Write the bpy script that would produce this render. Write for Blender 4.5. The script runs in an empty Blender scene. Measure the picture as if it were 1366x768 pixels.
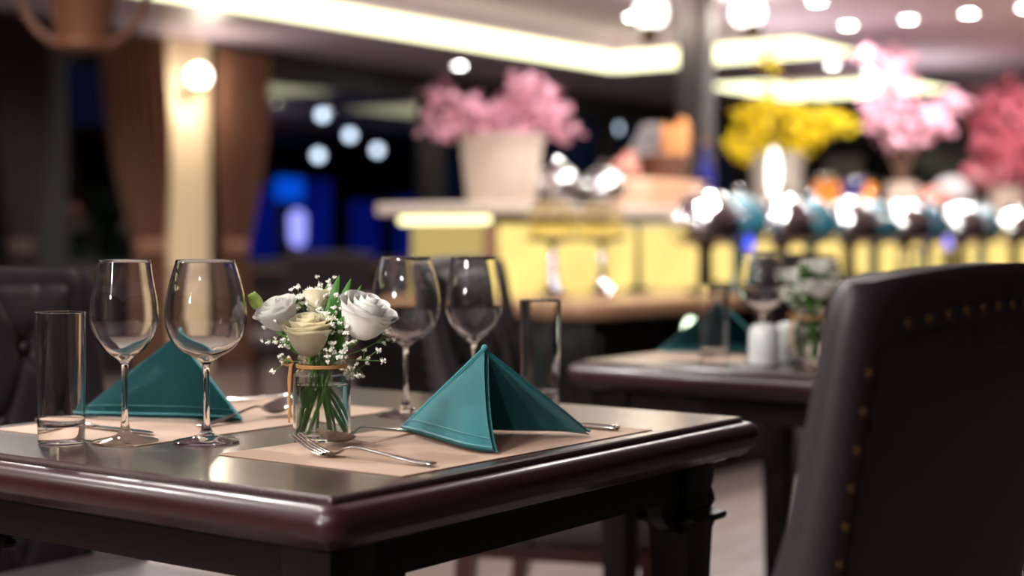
import bpy, bmesh, math, random
from mathutils import Vector, Matrix, Euler
PI = math.pi
sc = bpy.context.scene
COL = sc.collection

# ---------------------------------------------------------------- camera, world, exposure
# world axes = room axes: +x runs along the buffet, +y towards the window wall
cam_d = bpy.data.cameras.new('camera')
cam = bpy.data.objects.new('camera', cam_d); COL.objects.link(cam)
cam.location = (0, 0, 1.0)
HEAD = math.radians(90 - 53.8)                     # heading measured from +x
cam.rotation_euler = (PI / 2 - math.radians(1.817), 0, HEAD - PI / 2)
cam_d.sensor_width = 36.0
cam_d.lens = 54.8
cam_d.clip_start = 0.05
cam_d.clip_end = 200
cam_d.dof.use_dof = True
cam_d.dof.focus_distance = 1.77
cam_d.dof.aperture_fstop = 2.3
sc.camera = cam

world = bpy.data.worlds.new('night'); sc.world = world
world.use_nodes = True
bgn = world.node_tree.nodes['Background']
bgn.inputs[0].default_value = (0.010, 0.015, 0.045, 1)
bgn.inputs[1].default_value = 0.42

sc.view_settings.view_transform = 'Standard'
sc.view_settings.look = 'None'
sc.view_settings.gamma = 1.0
sc.view_settings.use_curve_mapping = False
sc.view_settings.exposure = 0.0
DOWN_W = 150.0                                      # power of one ceiling downlight
COVE = 3.4                                         # brightness of the cove strips
LAMP_FACE = 60.0                                   # brightness of a downlight's face
cy = sc.cycles
cy.max_bounces = 14; cy.transparent_max_bounces = 16; cy.transmission_bounces = 12; cy.glossy_bounces = 6
cy.diffuse_bounces = 4
cy.sample_clamp_indirect = 4.0
cy.blur_glossy = 0.6
cy.use_denoising = True

# ---------------------------------------------------------------- materials
def lin(r, g, b):
    f = lambda c: c / 12.92 if c <= 0.04045 else ((c + 0.055) / 1.055) ** 2.4
    return (f(r / 255), f(g / 255), f(b / 255))
def mat(name, rgb, rough=0.5, metal=0.0, var=0.12, scale=12.0, bump=0.0, bscale=None, coat=0.0, sheen=0.0, stretch=(1, 1, 1), sss=0.0, ior=1.5, trans=0.0, spec=0.5, emit=None):
    m = bpy.data.materials.new(name); m.use_nodes = True
    nt = m.node_tree; N = nt.nodes; L = nt.links
    b = N['Principled BSDF']
    tc = N.new('ShaderNodeTexCoord'); mp = N.new('ShaderNodeMapping'); mp.inputs['Scale'].default_value = stretch
    L.new(tc.outputs['Object'], mp.inputs[0])
    ns = N.new('ShaderNodeTexNoise'); ns.inputs['Scale'].default_value = scale; ns.inputs['Detail'].default_value = 5
    L.new(mp.outputs[0], ns.inputs[0])
    mix = N.new('ShaderNodeMix'); mix.data_type = 'RGBA'
    mix.inputs[6].default_value = (*[c * (1 - var) for c in rgb], 1)
    mix.inputs[7].default_value = (*[min(1, c * (1 + var)) for c in rgb], 1)
    L.new(ns.outputs[0], mix.inputs[0]); L.new(mix.outputs[2], b.inputs['Base Color'])
    b.inputs['Roughness'].default_value = rough; b.inputs['Metallic'].default_value = metal
    b.inputs['IOR'].default_value = ior
    b.inputs['Coat Weight'].default_value = coat
    b.inputs['Coat Roughness'].default_value = 0.16
    b.inputs['Sheen Weight'].default_value = sheen
    b.inputs['Transmission Weight'].default_value = trans
    b.inputs['Specular IOR Level'].default_value = spec
    if sss:
        b.inputs['Subsurface Weight'].default_value = sss
        b.inputs['Subsurface Scale'].default_value = 0.01
    if emit:
        b.inputs['Emission Color'].default_value = (*emit[0], 1); b.inputs['Emission Strength'].default_value = emit[1]
    if bump:
        n2 = N.new('ShaderNodeTexNoise'); n2.inputs['Scale'].default_value = bscale or scale * 6; n2.inputs['Detail'].default_value = 4
        L.new(mp.outputs[0], n2.inputs[0])
        bp = N.new('ShaderNodeBump'); bp.inputs['Strength'].default_value = bump; bp.inputs['Distance'].default_value = 0.002
        L.new(n2.outputs[0], bp.inputs['Height']); L.new(bp.outputs[0], b.inputs['Normal'])
    return m
def glow(name, rgb, strength, var=0.0, scale=4.0):
    m = bpy.data.materials.new(name); m.use_nodes = True
    nt = m.node_tree; N = nt.nodes; L = nt.links
    for n in list(N):
        if n.type == 'BSDF_PRINCIPLED': N.remove(n)
    e = N.new('ShaderNodeEmission'); e.inputs[1].default_value = strength
    if var:
        tc = N.new('ShaderNodeTexCoord'); ns = N.new('ShaderNodeTexNoise'); ns.inputs['Scale'].default_value = scale
        ns.inputs['Detail'].default_value = 4; ns.inputs['Distortion'].default_value = 1.2
        L.new(tc.outputs['Object'], ns.inputs[0])
        mx = N.new('ShaderNodeMix'); mx.data_type = 'RGBA'
        mx.inputs[6].default_value = (*[c * (1 - var) for c in rgb], 1); mx.inputs[7].default_value = (*[c * (1 + var) for c in rgb], 1)
        L.new(ns.outputs[0], mx.inputs[0]); L.new(mx.outputs[2], e.inputs[0])
    else:
        e.inputs[0].default_value = (*rgb, 1)
    L.new(e.outputs[0], N['Material Output'].inputs[0])
    return m
def glass(name, rgb=(1, 1, 1), ior=1.47, rough=0.0):
    m = bpy.data.materials.new(name); m.use_nodes = True
    b = m.node_tree.nodes['Principled BSDF']
    b.inputs['Base Color'].default_value = (*rgb, 1); b.inputs['Roughness'].default_value = rough
    b.inputs['IOR'].default_value = ior; b.inputs['Transmission Weight'].default_value = 1.0
    return m
def pane_mat(name):
    m = bpy.data.materials.new(name); m.use_nodes = True
    nt = m.node_tree; N = nt.nodes; L = nt.links
    for n in list(N):
        if n.type == 'BSDF_PRINCIPLED': N.remove(n)
    t = N.new('ShaderNodeBsdfTransparent'); t.inputs[0].default_value = (0.75, 0.8, 0.85, 1)
    g = N.new('ShaderNodeBsdfGlossy'); g.inputs['Roughness'].default_value = 0.0
    fr = N.new('ShaderNodeFresnel'); fr.inputs[0].default_value = 2.1
    mx = N.new('ShaderNodeMixShader')
    ge = N.new('ShaderNodeNewGeometry'); ma = N.new('ShaderNodeMath'); ma.operation = 'SUBTRACT'; ma.inputs[0].default_value = 1.0
    mb = N.new('ShaderNodeMath'); mb.operation = 'MULTIPLY'
    L.new(ge.outputs['Backfacing'], ma.inputs[1]); L.new(fr.outputs[0], mb.inputs[0]); L.new(ma.outputs[0], mb.inputs[1])
    L.new(mb.outputs[0], mx.inputs[0]); L.new(t.outputs[0], mx.inputs[1]); L.new(g.outputs[0], mx.inputs[2])
    L.new(mx.outputs[0], N['Material Output'].inputs[0])
    return m
def ribbed(name, rgb, freq, rough=0.6):
    return mat(name, rgb, rough, var=0.25, scale=20, bump=0.4, bscale=freq)

M = {}
M['mahogany'] = mat('mahogany', lin(42, 16, 17), 0.33, spec=0.4, var=0.45, scale=5, stretch=(2, 14, 14), coat=0.2, bump=0.03, bscale=60)
M['table_top'] = mat('lacquered_table_top', lin(52, 36, 35), 0.25, var=0.4, scale=6, stretch=(2, 20, 20), coat=0.35, bump=0.02, bscale=50)
M['mahogany_shaded'] = mat('mahogany_frame', lin(17, 8, 8), 0.45, spec=0.2, var=0.4, scale=5, stretch=(8, 8, 2))  # darker copy of the mahogany: shade put into legs and apron
M['dark_wood'] = mat('dark_wood', lin(52, 22, 18), 0.32, var=0.4, scale=6, stretch=(8, 8, 2))
M['leather'] = mat('aubergine_leather', lin(38, 31, 36), 0.48, spec=0.35, var=0.18, scale=18, bump=0.12, bscale=260)
M['leather_seat'] = mat('grey_seat_leather', lin(70, 60, 65), 0.5, var=0.12, scale=14, bump=0.1, bscale=240)
M['piping'] = mat('pale_piping', lin(150, 135, 125), 0.5)
M['brass'] = mat('aged_brass', lin(96, 72, 42), 0.5, metal=1.0)
M['kraft'] = mat('kraft_paper', lin(158, 131, 112), 0.7, var=0.06, scale=30, bump=0.05, bscale=300)
M['teal'] = mat('teal_napkin_cloth', lin(42, 124, 130), 0.85, var=0.10, scale=9, bump=0.25, bscale=420, sheen=0.25)
M['teal_stitch'] = mat('teal_hem', lin(36, 112, 118), 0.85, var=0.06, bump=0.2, bscale=300, sheen=0.3)
M['steel'] = mat('polished_steel', lin(205, 203, 196), 0.14, metal=1.0, var=0.05, scale=40, bump=0.01)
M['chrome'] = mat('chrome', lin(225, 225, 228), 0.06, metal=1.0, var=0.03)
M['glass'] = glass('clear_glass', (0.985, 0.99, 0.985))
M['glass2'] = glass('jar_glass', (0.96, 0.985, 0.975))
M['water'] = glass('water', (0.97, 0.99, 0.97), 1.33)
M['twine'] = mat('jute_twine', lin(178, 130, 78), 0.9, var=0.3, scale=60, bump=0.5, bscale=400)
M['petal_w'] = mat('white_petal', lin(253, 251, 247), 0.6, var=0.03, scale=20, sss=0.15)
M['petal_c'] = mat('cream_petal', lin(246, 238, 212), 0.6, var=0.05, scale=20, sss=0.15)
M['bud'] = mat('green_bud', lin(190, 214, 110), 0.55, var=0.12, scale=30, sss=0.1)
M['stem'] = mat('flower_stem', lin(92, 138, 58), 0.5, var=0.25, scale=30)
M['leaf'] = mat('flower_leaf', lin(84, 142, 60), 0.45, var=0.3, scale=30, sss=0.05)
M['floret'] = mat('babys_breath', lin(240, 240, 228), 0.7, var=0.05)
M['porcelain'] = mat('white_porcelain', lin(226, 232, 230), 0.25, var=0.02, coat=0.3)
M['ceiling'] = mat('ceiling_paint', lin(222, 206, 222), 0.75, var=0.03, scale=3)
M['soffit'] = mat('soffit_paint', lin(186, 170, 186), 0.4, var=0.04, scale=2)
M['pilaster'] = mat('cream_plaster', lin(228, 205, 170), 0.7, var=0.05, scale=3)
M['black_wood'] = mat('black_stained_wood', lin(30, 24, 25), 0.45, var=0.3, scale=6, stretch=(6, 6, 1))
M['pier'] = mat('black_pier_paint', lin(16, 13, 14), 0.9, var=0.2)
M['brown_panel'] = mat('brown_wall_panel', lin(72, 48, 38), 0.5, var=0.2, scale=5, stretch=(5, 5, 1))
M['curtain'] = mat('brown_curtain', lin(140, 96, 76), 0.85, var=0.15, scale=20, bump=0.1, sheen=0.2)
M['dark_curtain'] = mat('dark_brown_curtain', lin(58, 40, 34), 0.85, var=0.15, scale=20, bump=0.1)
M['floor'] = mat('floor_underlay', lin(96, 82, 78), 0.4, var=0.2, scale=4, stretch=(1, 8, 1))
M['plank'] = mat('grey_oak_plank', lin(104, 90, 86), 0.42, var=0.28, scale=5, stretch=(1.2, 12, 4), bump=0.05, bscale=40)
M['plank2'] = mat('brown_oak_plank', lin(94, 80, 76), 0.42, var=0.28, scale=5, stretch=(1.2, 12, 4), bump=0.05, bscale=40)
M['pane'] = pane_mat('window_glass')
M['cove'] = glow('cove_led', (1.0, 0.97, 0.60), COVE)
M['lampface'] = glow('downlight_face', (1.0, 0.98, 0.93), LAMP_FACE)
M['globe'] = glow('opal_globe', (1.0, 0.95, 0.88), 5.0)
M['sconce_globe'] = glow('sconce_globe', (1.0, 0.92, 0.78), 9.0)
M['onyx'] = glow('backlit_onyx', (0.95, 0.70, 0.22), 1.35, var=0.38, scale=1.6)
M['onyx_pale'] = glow('backlit_onyx_pale', (0.62, 0.47, 0.16), 0.9, var=0.2, scale=2)
M['counter_led'] = glow('counter_led', (1.0, 0.9, 0.45), 3.2)
M['counter_stone'] = mat('counter_stone', lin(205, 190, 178), 0.35, var=0.1, scale=8)
M['buffet_wood'] = mat('buffet_wood', lin(142, 106, 82), 0.3, var=0.25, scale=5, stretch=(1, 10, 4), coat=0.2)
M['black_gloss'] = mat('black_lacquer', lin(16, 14, 14), 0.22, var=0.2)
M['black_iron'] = mat('black_iron', lin(24, 22, 22), 0.45, metal=0.4)
M['pot'] = mat('cream_ceramic', lin(206, 188, 176), 0.5, var=0.08, scale=9)
M['pink'] = mat('pink_blossom', lin(246, 176, 196), 0.7, var=0.25, scale=30, sss=0.1)
M['pink2'] = mat('salmon_blossom', lin(232, 128, 148), 0.7, var=0.25, scale=30, sss=0.1)
M['yellow'] = mat('yellow_blossom', lin(250, 216, 16), 0.7, var=0.18, scale=30)
M['bark'] = mat('bark', lin(84, 58, 44), 0.8, var=0.3, scale=30, bump=0.4)
M['wicker'] = mat('wicker', lin(92, 52, 30), 0.55, var=0.4, scale=40, stretch=(1, 1, 4), bump=0.5, bscale=120)
M['column'] = mat('grey_column', lin(54, 48, 50), 0.6, var=0.06, scale=4)
M['peach'] = mat('peach_linen', lin(244, 206, 176), 0.8, var=0.05, bump=0.1)
M['bread'] = mat('bread_crust', lin(206, 136, 78), 0.7, var=0.35, scale=18, bump=0.3, bscale=60)
M['rose_bread'] = mat('pink_brioche', lin(206, 138, 124), 0.65, var=0.25, scale=18, bump=0.2)
M['linen_grey'] = mat('grey_linen', lin(205, 200, 204), 0.85, var=0.08, bump=0.1)
M['linen_dark'] = mat('grey_stripe', lin(150, 146, 152), 0.85)
M['blue_glass'] = mat('blue_glaze', lin(34, 40, 130), 0.2, var=0.1)
M['teal_glaze'] = mat('teal_glaze', lin(38, 104, 122), 0.25, var=0.1, coat=0.3)
M['orange'] = mat('orange_juice', lin(240, 150, 62), 0.3, var=0.08, emit=(lin(240, 150, 62), 0.25))  # faint glow put into the juice colour
M['grey_board'] = mat('grey_board', lin(178, 168, 160), 0.7, var=0.1)
M['amber'] = glass('amber_glass', (1.0, 0.95, 0.78))
M['hot_lamp'] = glow('table_lamp', (1.0, 0.97, 0.88), 4.0)
M['flame'] = glow('blue_flame', (0.06, 0.10, 1.0), 2.0)
M['night_blue'] = glow('blue_panel', (0.003, 0.010, 0.22), 0.8, var=0.7, scale=0.7)
M['night_cyan'] = glow('cyan_sign', (0.002, 0.11, 0.85), 1.2)
M['night_violet'] = glow('violet_lamp', (0.42, 0.38, 1.0), 2.4)
M['dark_ext'] = mat('dark_exterior', lin(14, 18, 34), 0.8)
M['hedge'] = mat('night_hedge', lin(52, 74, 40), 0.8, var=0.5, scale=14)
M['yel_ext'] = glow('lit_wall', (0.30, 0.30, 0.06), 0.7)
M['spot_green'] = glow('green_glow_face', (0.85, 1.0, 0.72), 6.0)
M['reflection_glow'] = glow('reflected_downlight', (0.85, 0.92, 1.0), 5.0)  # glow for the imitated downlight reflections
M['white_trim'] = mat('white_trim', lin(225, 220, 218), 0.5)

# ---------------------------------------------------------------- mesh helpers
class MB:
    def __init__(self): self.bm = bmesh.new()
    def box(self, c, s, bevel=0.0, seg=2, rot=None):
        mx = Matrix.Translation(c) @ (rot.to_4x4() if rot else Matrix.Identity(4)) @ Matrix.Diagonal((*s, 1))
        r = bmesh.ops.create_cube(self.bm, size=1.0, matrix=mx)
        if bevel:
            es = list({e for v in r['verts'] for e in v.link_edges})
            bmesh.ops.bevel(self.bm, geom=es, offset=bevel, segments=seg, affect='EDGES', profile=0.5)
        return self
    def loops(self, loops, cap0=True, cap1=True, closed=True):
        rows = [[self.bm.verts.new(p) for p in lp] for lp in loops]
        n = len(rows[0])
        for a, b in zip(rows, rows[1:]):
            for i in range(n if closed else n - 1):
                j = (i + 1) % n
                self.bm.faces.new((a[i], a[j], b[j], b[i]))
        if cap0: self.bm.faces.new(list(reversed(rows[0])))
        if cap1: self.bm.faces.new(rows[-1])
        return self
    def lathe(self, prof, seg=32, c=(0, 0, 0), cap0=True, cap1=True, flute=None):
        lps = []
        for r, z in prof:
            lp = []
            for i in range(seg):
                a = 2 * PI * i / seg
                rr = r * (1 + flute[1] * math.cos(flute[0] * a)) if flute else r
                lp.append((c[0] + rr * math.cos(a), c[1] + rr * math.sin(a), c[2] + z))
            lps.append(lp)
        return self.loops(lps, cap0, cap1)
    def lathe_closed(self, prof, seg=48, c=(0, 0, 0)):
        """profile that starts and ends on the axis (r=0 allowed)"""
        rows = []
        for r, z in prof:
            if r < 1e-6: rows.append([self.bm.verts.new((c[0], c[1], c[2] + z))])
            else: rows.append([self.bm.verts.new((c[0] + r * math.cos(2 * PI * i / seg), c[1] + r * math.sin(2 * PI * i / seg), c[2] + z)) for i in range(seg)])
        for a, b in zip(rows, rows[1:]):
            for i in range(seg):
                j = (i + 1) % seg
                if len(a) == 1 and len(b) == 1: continue
                if len(a) == 1: self.bm.faces.new((a[0], b[j], b[i]))
                elif len(b) == 1: self.bm.faces.new((a[i], a[j], b[0]))
                else: self.bm.faces.new((a[i], a[j], b[j], b[i]))
        return self
    def tube(self, pts, rad, seg=8, cap=True):
        pts = [Vector(p) for p in pts]; n = len(pts)
        if not hasattr(rad, '__len__'): rad = [rad] * n
        lps = []; up = None
        for i, p in enumerate(pts):
            t = (pts[min(i + 1, n - 1)] - pts[max(i - 1, 0)]).normalized()
            if up is None:
                up = Vector((0, 0, 1)) if abs(t.z) < 0.9 else Vector((1, 0, 0))
            x = t.cross(up).normalized(); y = x.cross(t).normalized(); up = y
            lps.append([p + rad[i] * (math.cos(2 * PI * k / seg) * x + math.sin(2 * PI * k / seg) * y) for k in range(seg)])
        return self.loops(lps, cap, cap)
    def ring(self, R, r, c=(0, 0, 0), seg=40, s2=8, rot=None, wob=0.0):
        rows = []
        for i in range(seg):
            a = 2 * PI * i / seg
            row = []
            for k in range(s2):
                b = 2 * PI * k / s2
                rr = R + r * math.cos(b) + wob * math.sin(9 * a)
                v = Vector((rr * math.cos(a), rr * math.sin(a), r * math.sin(b)))
                if rot: v = rot @ v
                row.append(self.bm.verts.new(v + Vector(c)))
            rows.append(row)
        for i in range(seg):
            a, b = rows[i], rows[(i + 1) % seg]
            for k in range(s2):
                self.bm.faces.new((a[k], b[k], b[(k + 1) % s2], a[(k + 1) % s2]))
        return self
    def ball(self, c, r, sub=2, sc=(1, 1, 1), rot=None):
        mx = Matrix.Translation(c) @ (rot.to_4x4() if rot else Matrix.Identity(4)) @ Matrix.Diagonal((r * sc[0], r * sc[1], r * sc[2], 1))
        bmesh.ops.create_icosphere(self.bm, subdivisions=sub, radius=1.0, matrix=mx)
        return self
    def sheet(self, fn, nu, nv, thick=0.0, closed_u=False):
        g = [[self.bm.verts.new(fn(i / nu, j / nv)) for i in range(nu + (0 if closed_u else 1))] for j in range(nv + 1)]
        fs = []
        w = nu if closed_u else nu
        for j in range(nv):
            for i in range(w):
                k = (i + 1) % len(g[0])
                fs.append(self.bm.faces.new((g[j][i], g[j][k], g[j + 1][k], g[j + 1][i])))
        if thick:
            bmesh.ops.solidify(self.bm, geom=fs, thickness=thick)
        return self
    def prism(self, poly, axis_pt, thick_vec):
        a = [self.bm.verts.new(p) for p in poly]; b = [self.bm.verts.new(Vector(p) + Vector(thick_vec)) for p in poly]
        n = len(poly)
        self.bm.faces.new(a); self.bm.faces.new(list(reversed(b)))
        for i in range(n):
            j = (i + 1) % n
            self.bm.faces.new((a[i], b[i], b[j], a[j]))
        return self
    def mesh(self, name, material, angle=40):
        bmesh.ops.recalc_face_normals(self.bm, faces=self.bm.faces[:])
        me = bpy.data.meshes.new(name); self.bm.to_mesh(me); self.bm.free()
        me.materials.append(M[material] if isinstance(material, str) else material)
        me.polygons.foreach_set('use_smooth', [True] * len(me.polygons))
        me.set_sharp_from_angle(angle=math.radians(angle))
        me.update()
        return me
    def obj(self, name, material, parent=None, loc=(0, 0, 0), rot=(0, 0, 0), angle=40):
        return link(name, self.mesh(name, material, angle), parent, loc, rot)
def link(name, data, parent=None, loc=(0, 0, 0), rot=(0, 0, 0)):
    o = bpy.data.objects.new(name, data); COL.objects.link(o)
    if parent: o.parent = parent
    o.location = loc; o.rotation_euler = rot
    return o
def tag(o, label, cat, group=None):
    o['label'] = label; o['category'] = cat
    if group: o['group'] = group
    return o
def thing(name, label, cat, loc=(0, 0, 0), rotz=0.0, group=None):
    o = link(name, None, None, loc, (0, 0, rotz)); o.empty_display_size = 0.05
    return tag(o, label, cat, group)
def struct(o): o['kind'] = 'structure'; return o
def stuff(o): o['kind'] = 'stuff'; return o
KIDS = {}
def copy_tree(root, loc, rotz, label=None, group=None, scale=None):
    r = root.copy(); COL.objects.link(r); r.location = loc; r.rotation_euler = (0, 0, rotz)
    if scale: r.scale = scale
    if label: r['label'] = label
    if group: r['group'] = group
    for ch in root.children:
        c = ch.copy(); COL.objects.link(c); c.parent = r
        for g in ch.children:
            d = g.copy(); COL.objects.link(d); d.parent = c
    return r
def circ_pts(fn, n): return [fn(i / (n - 1)) for i in range(n)]
def smooth_path(pts, n=6):
    P = [Vector(p) for p in pts]; out = []
    for i in range(len(P) - 1):
        p0 = P[max(i - 1, 0)]; p1 = P[i]; p2 = P[i + 1]; p3 = P[min(i + 2, len(P) - 1)]
        for k in range(n):
            t = k / n
            out.append(0.5 * ((2 * p1) + (-p0 + p2) * t + (2 * p0 - 5 * p1 + 4 * p2 - p3) * t * t + (-p0 + 3 * p1 - 3 * p2 + p3) * t ** 3))
    out.append(P[-1]); return out
TZ = 0.76                                          # table top height

# ---------------------------------------------------------------- setting: floor
def build_floor():
    fl = struct(MB().box((6.5, 2.5, -0.018), (21, 13, 0.03)).obj('floor', 'floor'))
    rnd = random.Random(3)
    variants = []
    for i in range(4):
        me = MB().box((0, 0, 0.003), (1.496, 0.156, 0.024), 0.002, 1).mesh('plank', 'plank' if i % 2 else 'plank2')
        variants.append(me)
    for j in range(37):
        y = -1.0 + 0.16 * j
        off = rnd.uniform(0, 1.5)
        for k in range(7):
            x = -0.2 + off + 1.5 * k
            if x > 9.6: continue
            o = link('plank', variants[rnd.randrange(4)], fl, (x, y, -0.015))
build_floor()

# ---------------------------------------------------------------- setting: ceiling with lit trays
CZ = 2.5
TR1 = (6.2, 11.9, 5.2, 7.58); TR2 = (13.5, 15.45, 5.75, 7.6); TR0 = (-2.6, 5.2, 5.2, 7.58)
trays = [TR0, TR1, TR2]
def build_ceiling():
    c = MB()
    x0, x1, y0, y1 = -4, 17, -4, 9
    th = 0.04
    def slab(a, b, cc, d, z=CZ):
        c.box(((a + b) / 2, (cc + d) / 2, z + th / 2), (b - a, d - cc, th))
    slab(x0, x1, y0, 5.2)
    ceil = struct(c.obj('ceiling', 'ceiling'))
    s = MB()
    def sl2(a, b, cc, d): s.box(((a + b) / 2, (cc + d) / 2, CZ + th / 2), (b - a, d - cc, th))
    sl2(x0, x1, 7.6, y1)
    xs = x0
    for (a, b, cc, d) in trays:
        sl2(xs, a, 5.2, 7.6); xs = b
    sl2(xs, x1, 5.2, 7.6); s.box(((TR2[0] + TR2[1]) / 2, (5.2 + TR2[2]) / 2, CZ + th / 2), (TR2[1] - TR2[0], TR2[2] - 5.2, th))
    s.obj('soffit', 'soffit', ceil)
    for (a, b, cc, d) in trays:
        t = MB()
        t.box(((a + b) / 2, (cc + d) / 2, 2.82), (b - a + 0.1, d - cc + 0.1, 0.04))
        for (p, q) in (((a - 0.02, (cc + d) / 2), (0.03, d - cc + 0.1)), ((b + 0.02, (cc + d) / 2), (0.03, d - cc + 0.1)), (((a + b) / 2, cc - 0.02), (b - a + 0.1, 0.03)), (((a + b) / 2, d + 0.02), (b - a + 0.1, 0.03))):
            t.box((p[0], p[1], 2.66), (q[0], q[1], 0.30))
        t.obj('tray_recess', 'ceiling', ceil)
    return ceil
build_ceiling()
tray_words = ['of the tray over the front tables', 'of the large tray before the windows', 'of the far tray behind the column']
for (a, b, cc, d), w in zip(trays, tray_words):
    h = 0.15; zc = 2.505 + h / 2
    for (c0, s0, side) in ((((a + b) / 2, d - 0.012, zc), (b - a - 0.06, 0.02, h), 'window side'), ((b - 0.012, (cc + d) / 2, zc), (0.02, d - cc - 0.06, h), 'far end'),
                           (((a + b) / 2, cc + 0.012, zc), (b - a - 0.06, 0.02, h), 'inner side'), ((a + 0.012, (cc + d) / 2, zc), (0.02, d - cc - 0.06, h), 'near end')):
        o = MB().box((0, 0, 0), s0, 0.004).obj('cove_light', 'cove', None, c0)
        tag(o, 'warm cove light strip, %s %s' % (side, w), 'light', 'cove light strips')

# ---------------------------------------------------------------- setting: walls
WY = 9.0
struct(MB().box((-4.05, 2.5, 1.25), (0.1, 13.2, 2.6)).obj('wall_back', 'brown_panel'))
struct(MB().box((6.5, -4.05, 1.25), (21, 0.1, 2.6)).obj('wall_right', 'brown_panel'))
struct(MB().box((17.05, 2.5, 1.25), (0.1, 13.2, 2.6)).obj('wall_far', 'black_wood'))
wl = MB()
wl.box((6.5, WY + 0.06, 0.36), (21, 0.12, 0.72))
wl.box((6.5, WY + 0.06, 2.42), (21, 0.12, 0.20))
wl.box((1.5, WY + 0.06, 1.52), (9.6, 0.12, 1.62))
struct(wl.obj('wall_left', 'black_wood'))
struct(MB().box((11.5, WY - 0.03, 0.74), (11, 0.20, 0.04), 0.008).obj('trim_1', 'brown_panel'))
def window(n, a, b):
    w = link('window_%d' % n, None, None, ((a + b) / 2, WY + 0.05, 0.76)); w['kind'] = 'structure'
    wd = b - a; H = 1.56; t = 0.07
    for (cx, cz, sx, sz) in ((0, t / 2, wd, t), (0, H - t / 2, wd, t), (-wd / 2 + t / 2, H / 2, t, H - 2 * t), (wd / 2 - t / 2, H / 2, t, H - 2 * t)):
        MB().box((cx, 0, cz), (sx, 0.09, sz), 0.006).obj('window_frame', 'black_wood', w)
    MB().box((0, 0, H / 2), (wd - 2 * t + 0.01, 0.008, H - 2 * t + 0.01)).obj('window_pane', 'pane', w)
window(1, 6.86, 7.72); window(2, 8.26, 11.02); window(3, 11.18, 14.0); window(4, 14.16, 17.0)
for i, (a, b) in enumerate(((6.3, 6.86), (11.02, 11.18), (14.0, 14.16))):
    struct(MB().box(((a + b) / 2, WY + 0.05, 1.54), (b - a, 0.14, 1.6)).obj('trim_%d' % (i + 2), 'black_wood'))
pil = MB().box((7.985, WY - 0.04, 1.25), (0.50, 0.18, 2.5), 0.01).obj('trim_5', 'pilaster'); struct(pil)
# dark post and curtain at the left frame edge
struct(MB().box((6.69, 8.88, 1.25), (0.30, 0.22, 2.5), 0.01).obj('pillar', 'pier'))

def curtain(label, x0, x1, tie_x, y, name='curtain', m='curtain'):
    t = thing(name, label, 'curtain', ((x0 + x1) / 2, y, 0))
    w = x1 - x0; cx = (x0 + x1) / 2; tx = tie_x - cx
    nf = 6
    def fn(u, v):
        z = 0.04 + v * 2.40
        if z > 0.95: k = 1 - 0.55 * (1 - min(1, (z - 0.95) / 1.2)) ** 2
        else: k = 0.45 + 0.15 * (0.95 - z)
        cc = tx * (1 - min(1, max(0, (z - 0.95)) / 1.3) ** 0.8) if z > 0.95 else tx
        return Vector((cc + (u - 0.5) * w * k, 0.06 * math.sin(u * nf * 2 * PI + 0.4 * math.sin(3 * z)) * (0.5 + 0.5 * k), z))
    MB().sheet(fn, 108, 24, 0.004).obj('curtain_cloth', m, t, angle=80)
    MB().lathe([(w * 0.24, -0.04), (w * 0.25, 0), (w * 0.24, 0.04)], 24).obj('tie_back', m, t, (tx, 0, 0.95)).scale = (1, 0.42, 1)
    MB().tube([(-w / 2 - 0.04, 0, 2.455), (w / 2 + 0.04, 0, 2.455)], 0.014).obj('curtain_rail', 'black_iron', t)
    return t
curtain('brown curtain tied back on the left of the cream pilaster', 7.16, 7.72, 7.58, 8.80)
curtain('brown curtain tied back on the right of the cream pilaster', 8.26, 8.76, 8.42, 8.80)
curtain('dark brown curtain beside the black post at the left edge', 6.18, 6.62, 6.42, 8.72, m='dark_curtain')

# far dark back cabinet with framed panel
def back_cabinet():
    t = thing('back_cabinet', 'tall black back cabinet with small shelf lights behind pink blossoms', 'cabinet', (16.6, 6.0, 0))
    MB().box((0.05, 0, 1.05), (0.5, 2.3, 2.1), 0.01).obj('body', 'black_gloss', t)
    for k in range(4):
        d = MB().box((-0.215, -0.86 + 0.573 * k, 0.8), (0.03, 0.55, 1.4), 0.008).obj('door', 'black_wood', t)
        MB().tube([(-0.24, -0.66 + 0.573 * k, 0.7), (-0.24, -0.66 + 0.573 * k, 0.9)], 0.008).obj('handle', 'chrome', d)
    MB().box((-0.28, 0, 1.62), (0.2, 2.3, 0.03), 0.004).obj('shelf', 'black_wood', t)
    for k in range(4):
        MB().lathe([(0.028, 0), (0.04, 0.05), (0.04, 0.1)], 16).obj('tea_light', 'globe', t, (-0.28, -0.45 + 0.1 * k, 1.64))
back_cabinet()
o = thing('notice_board', 'pale grey board on the far wall between yellow flowers and blossoms', 'board', (16.93, 7.52, 1.2))
MB().box((0, 0, 0.45), (0.03, 0.62, 0.6), 0.004).obj('board_panel', 'grey_board', o)
for (a, b, c, d) in ((0, 0.13, 0.68, 0.04), (0, 0.77, 0.68, 0.04), (-0.33, 0.45, 0.04, 0.66), (0.33, 0.45, 0.04, 0.66)):
    MB().box((-0.012, a, b), (0.04, c, d), 0.004).obj('frame', 'black_wood', o)

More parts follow.
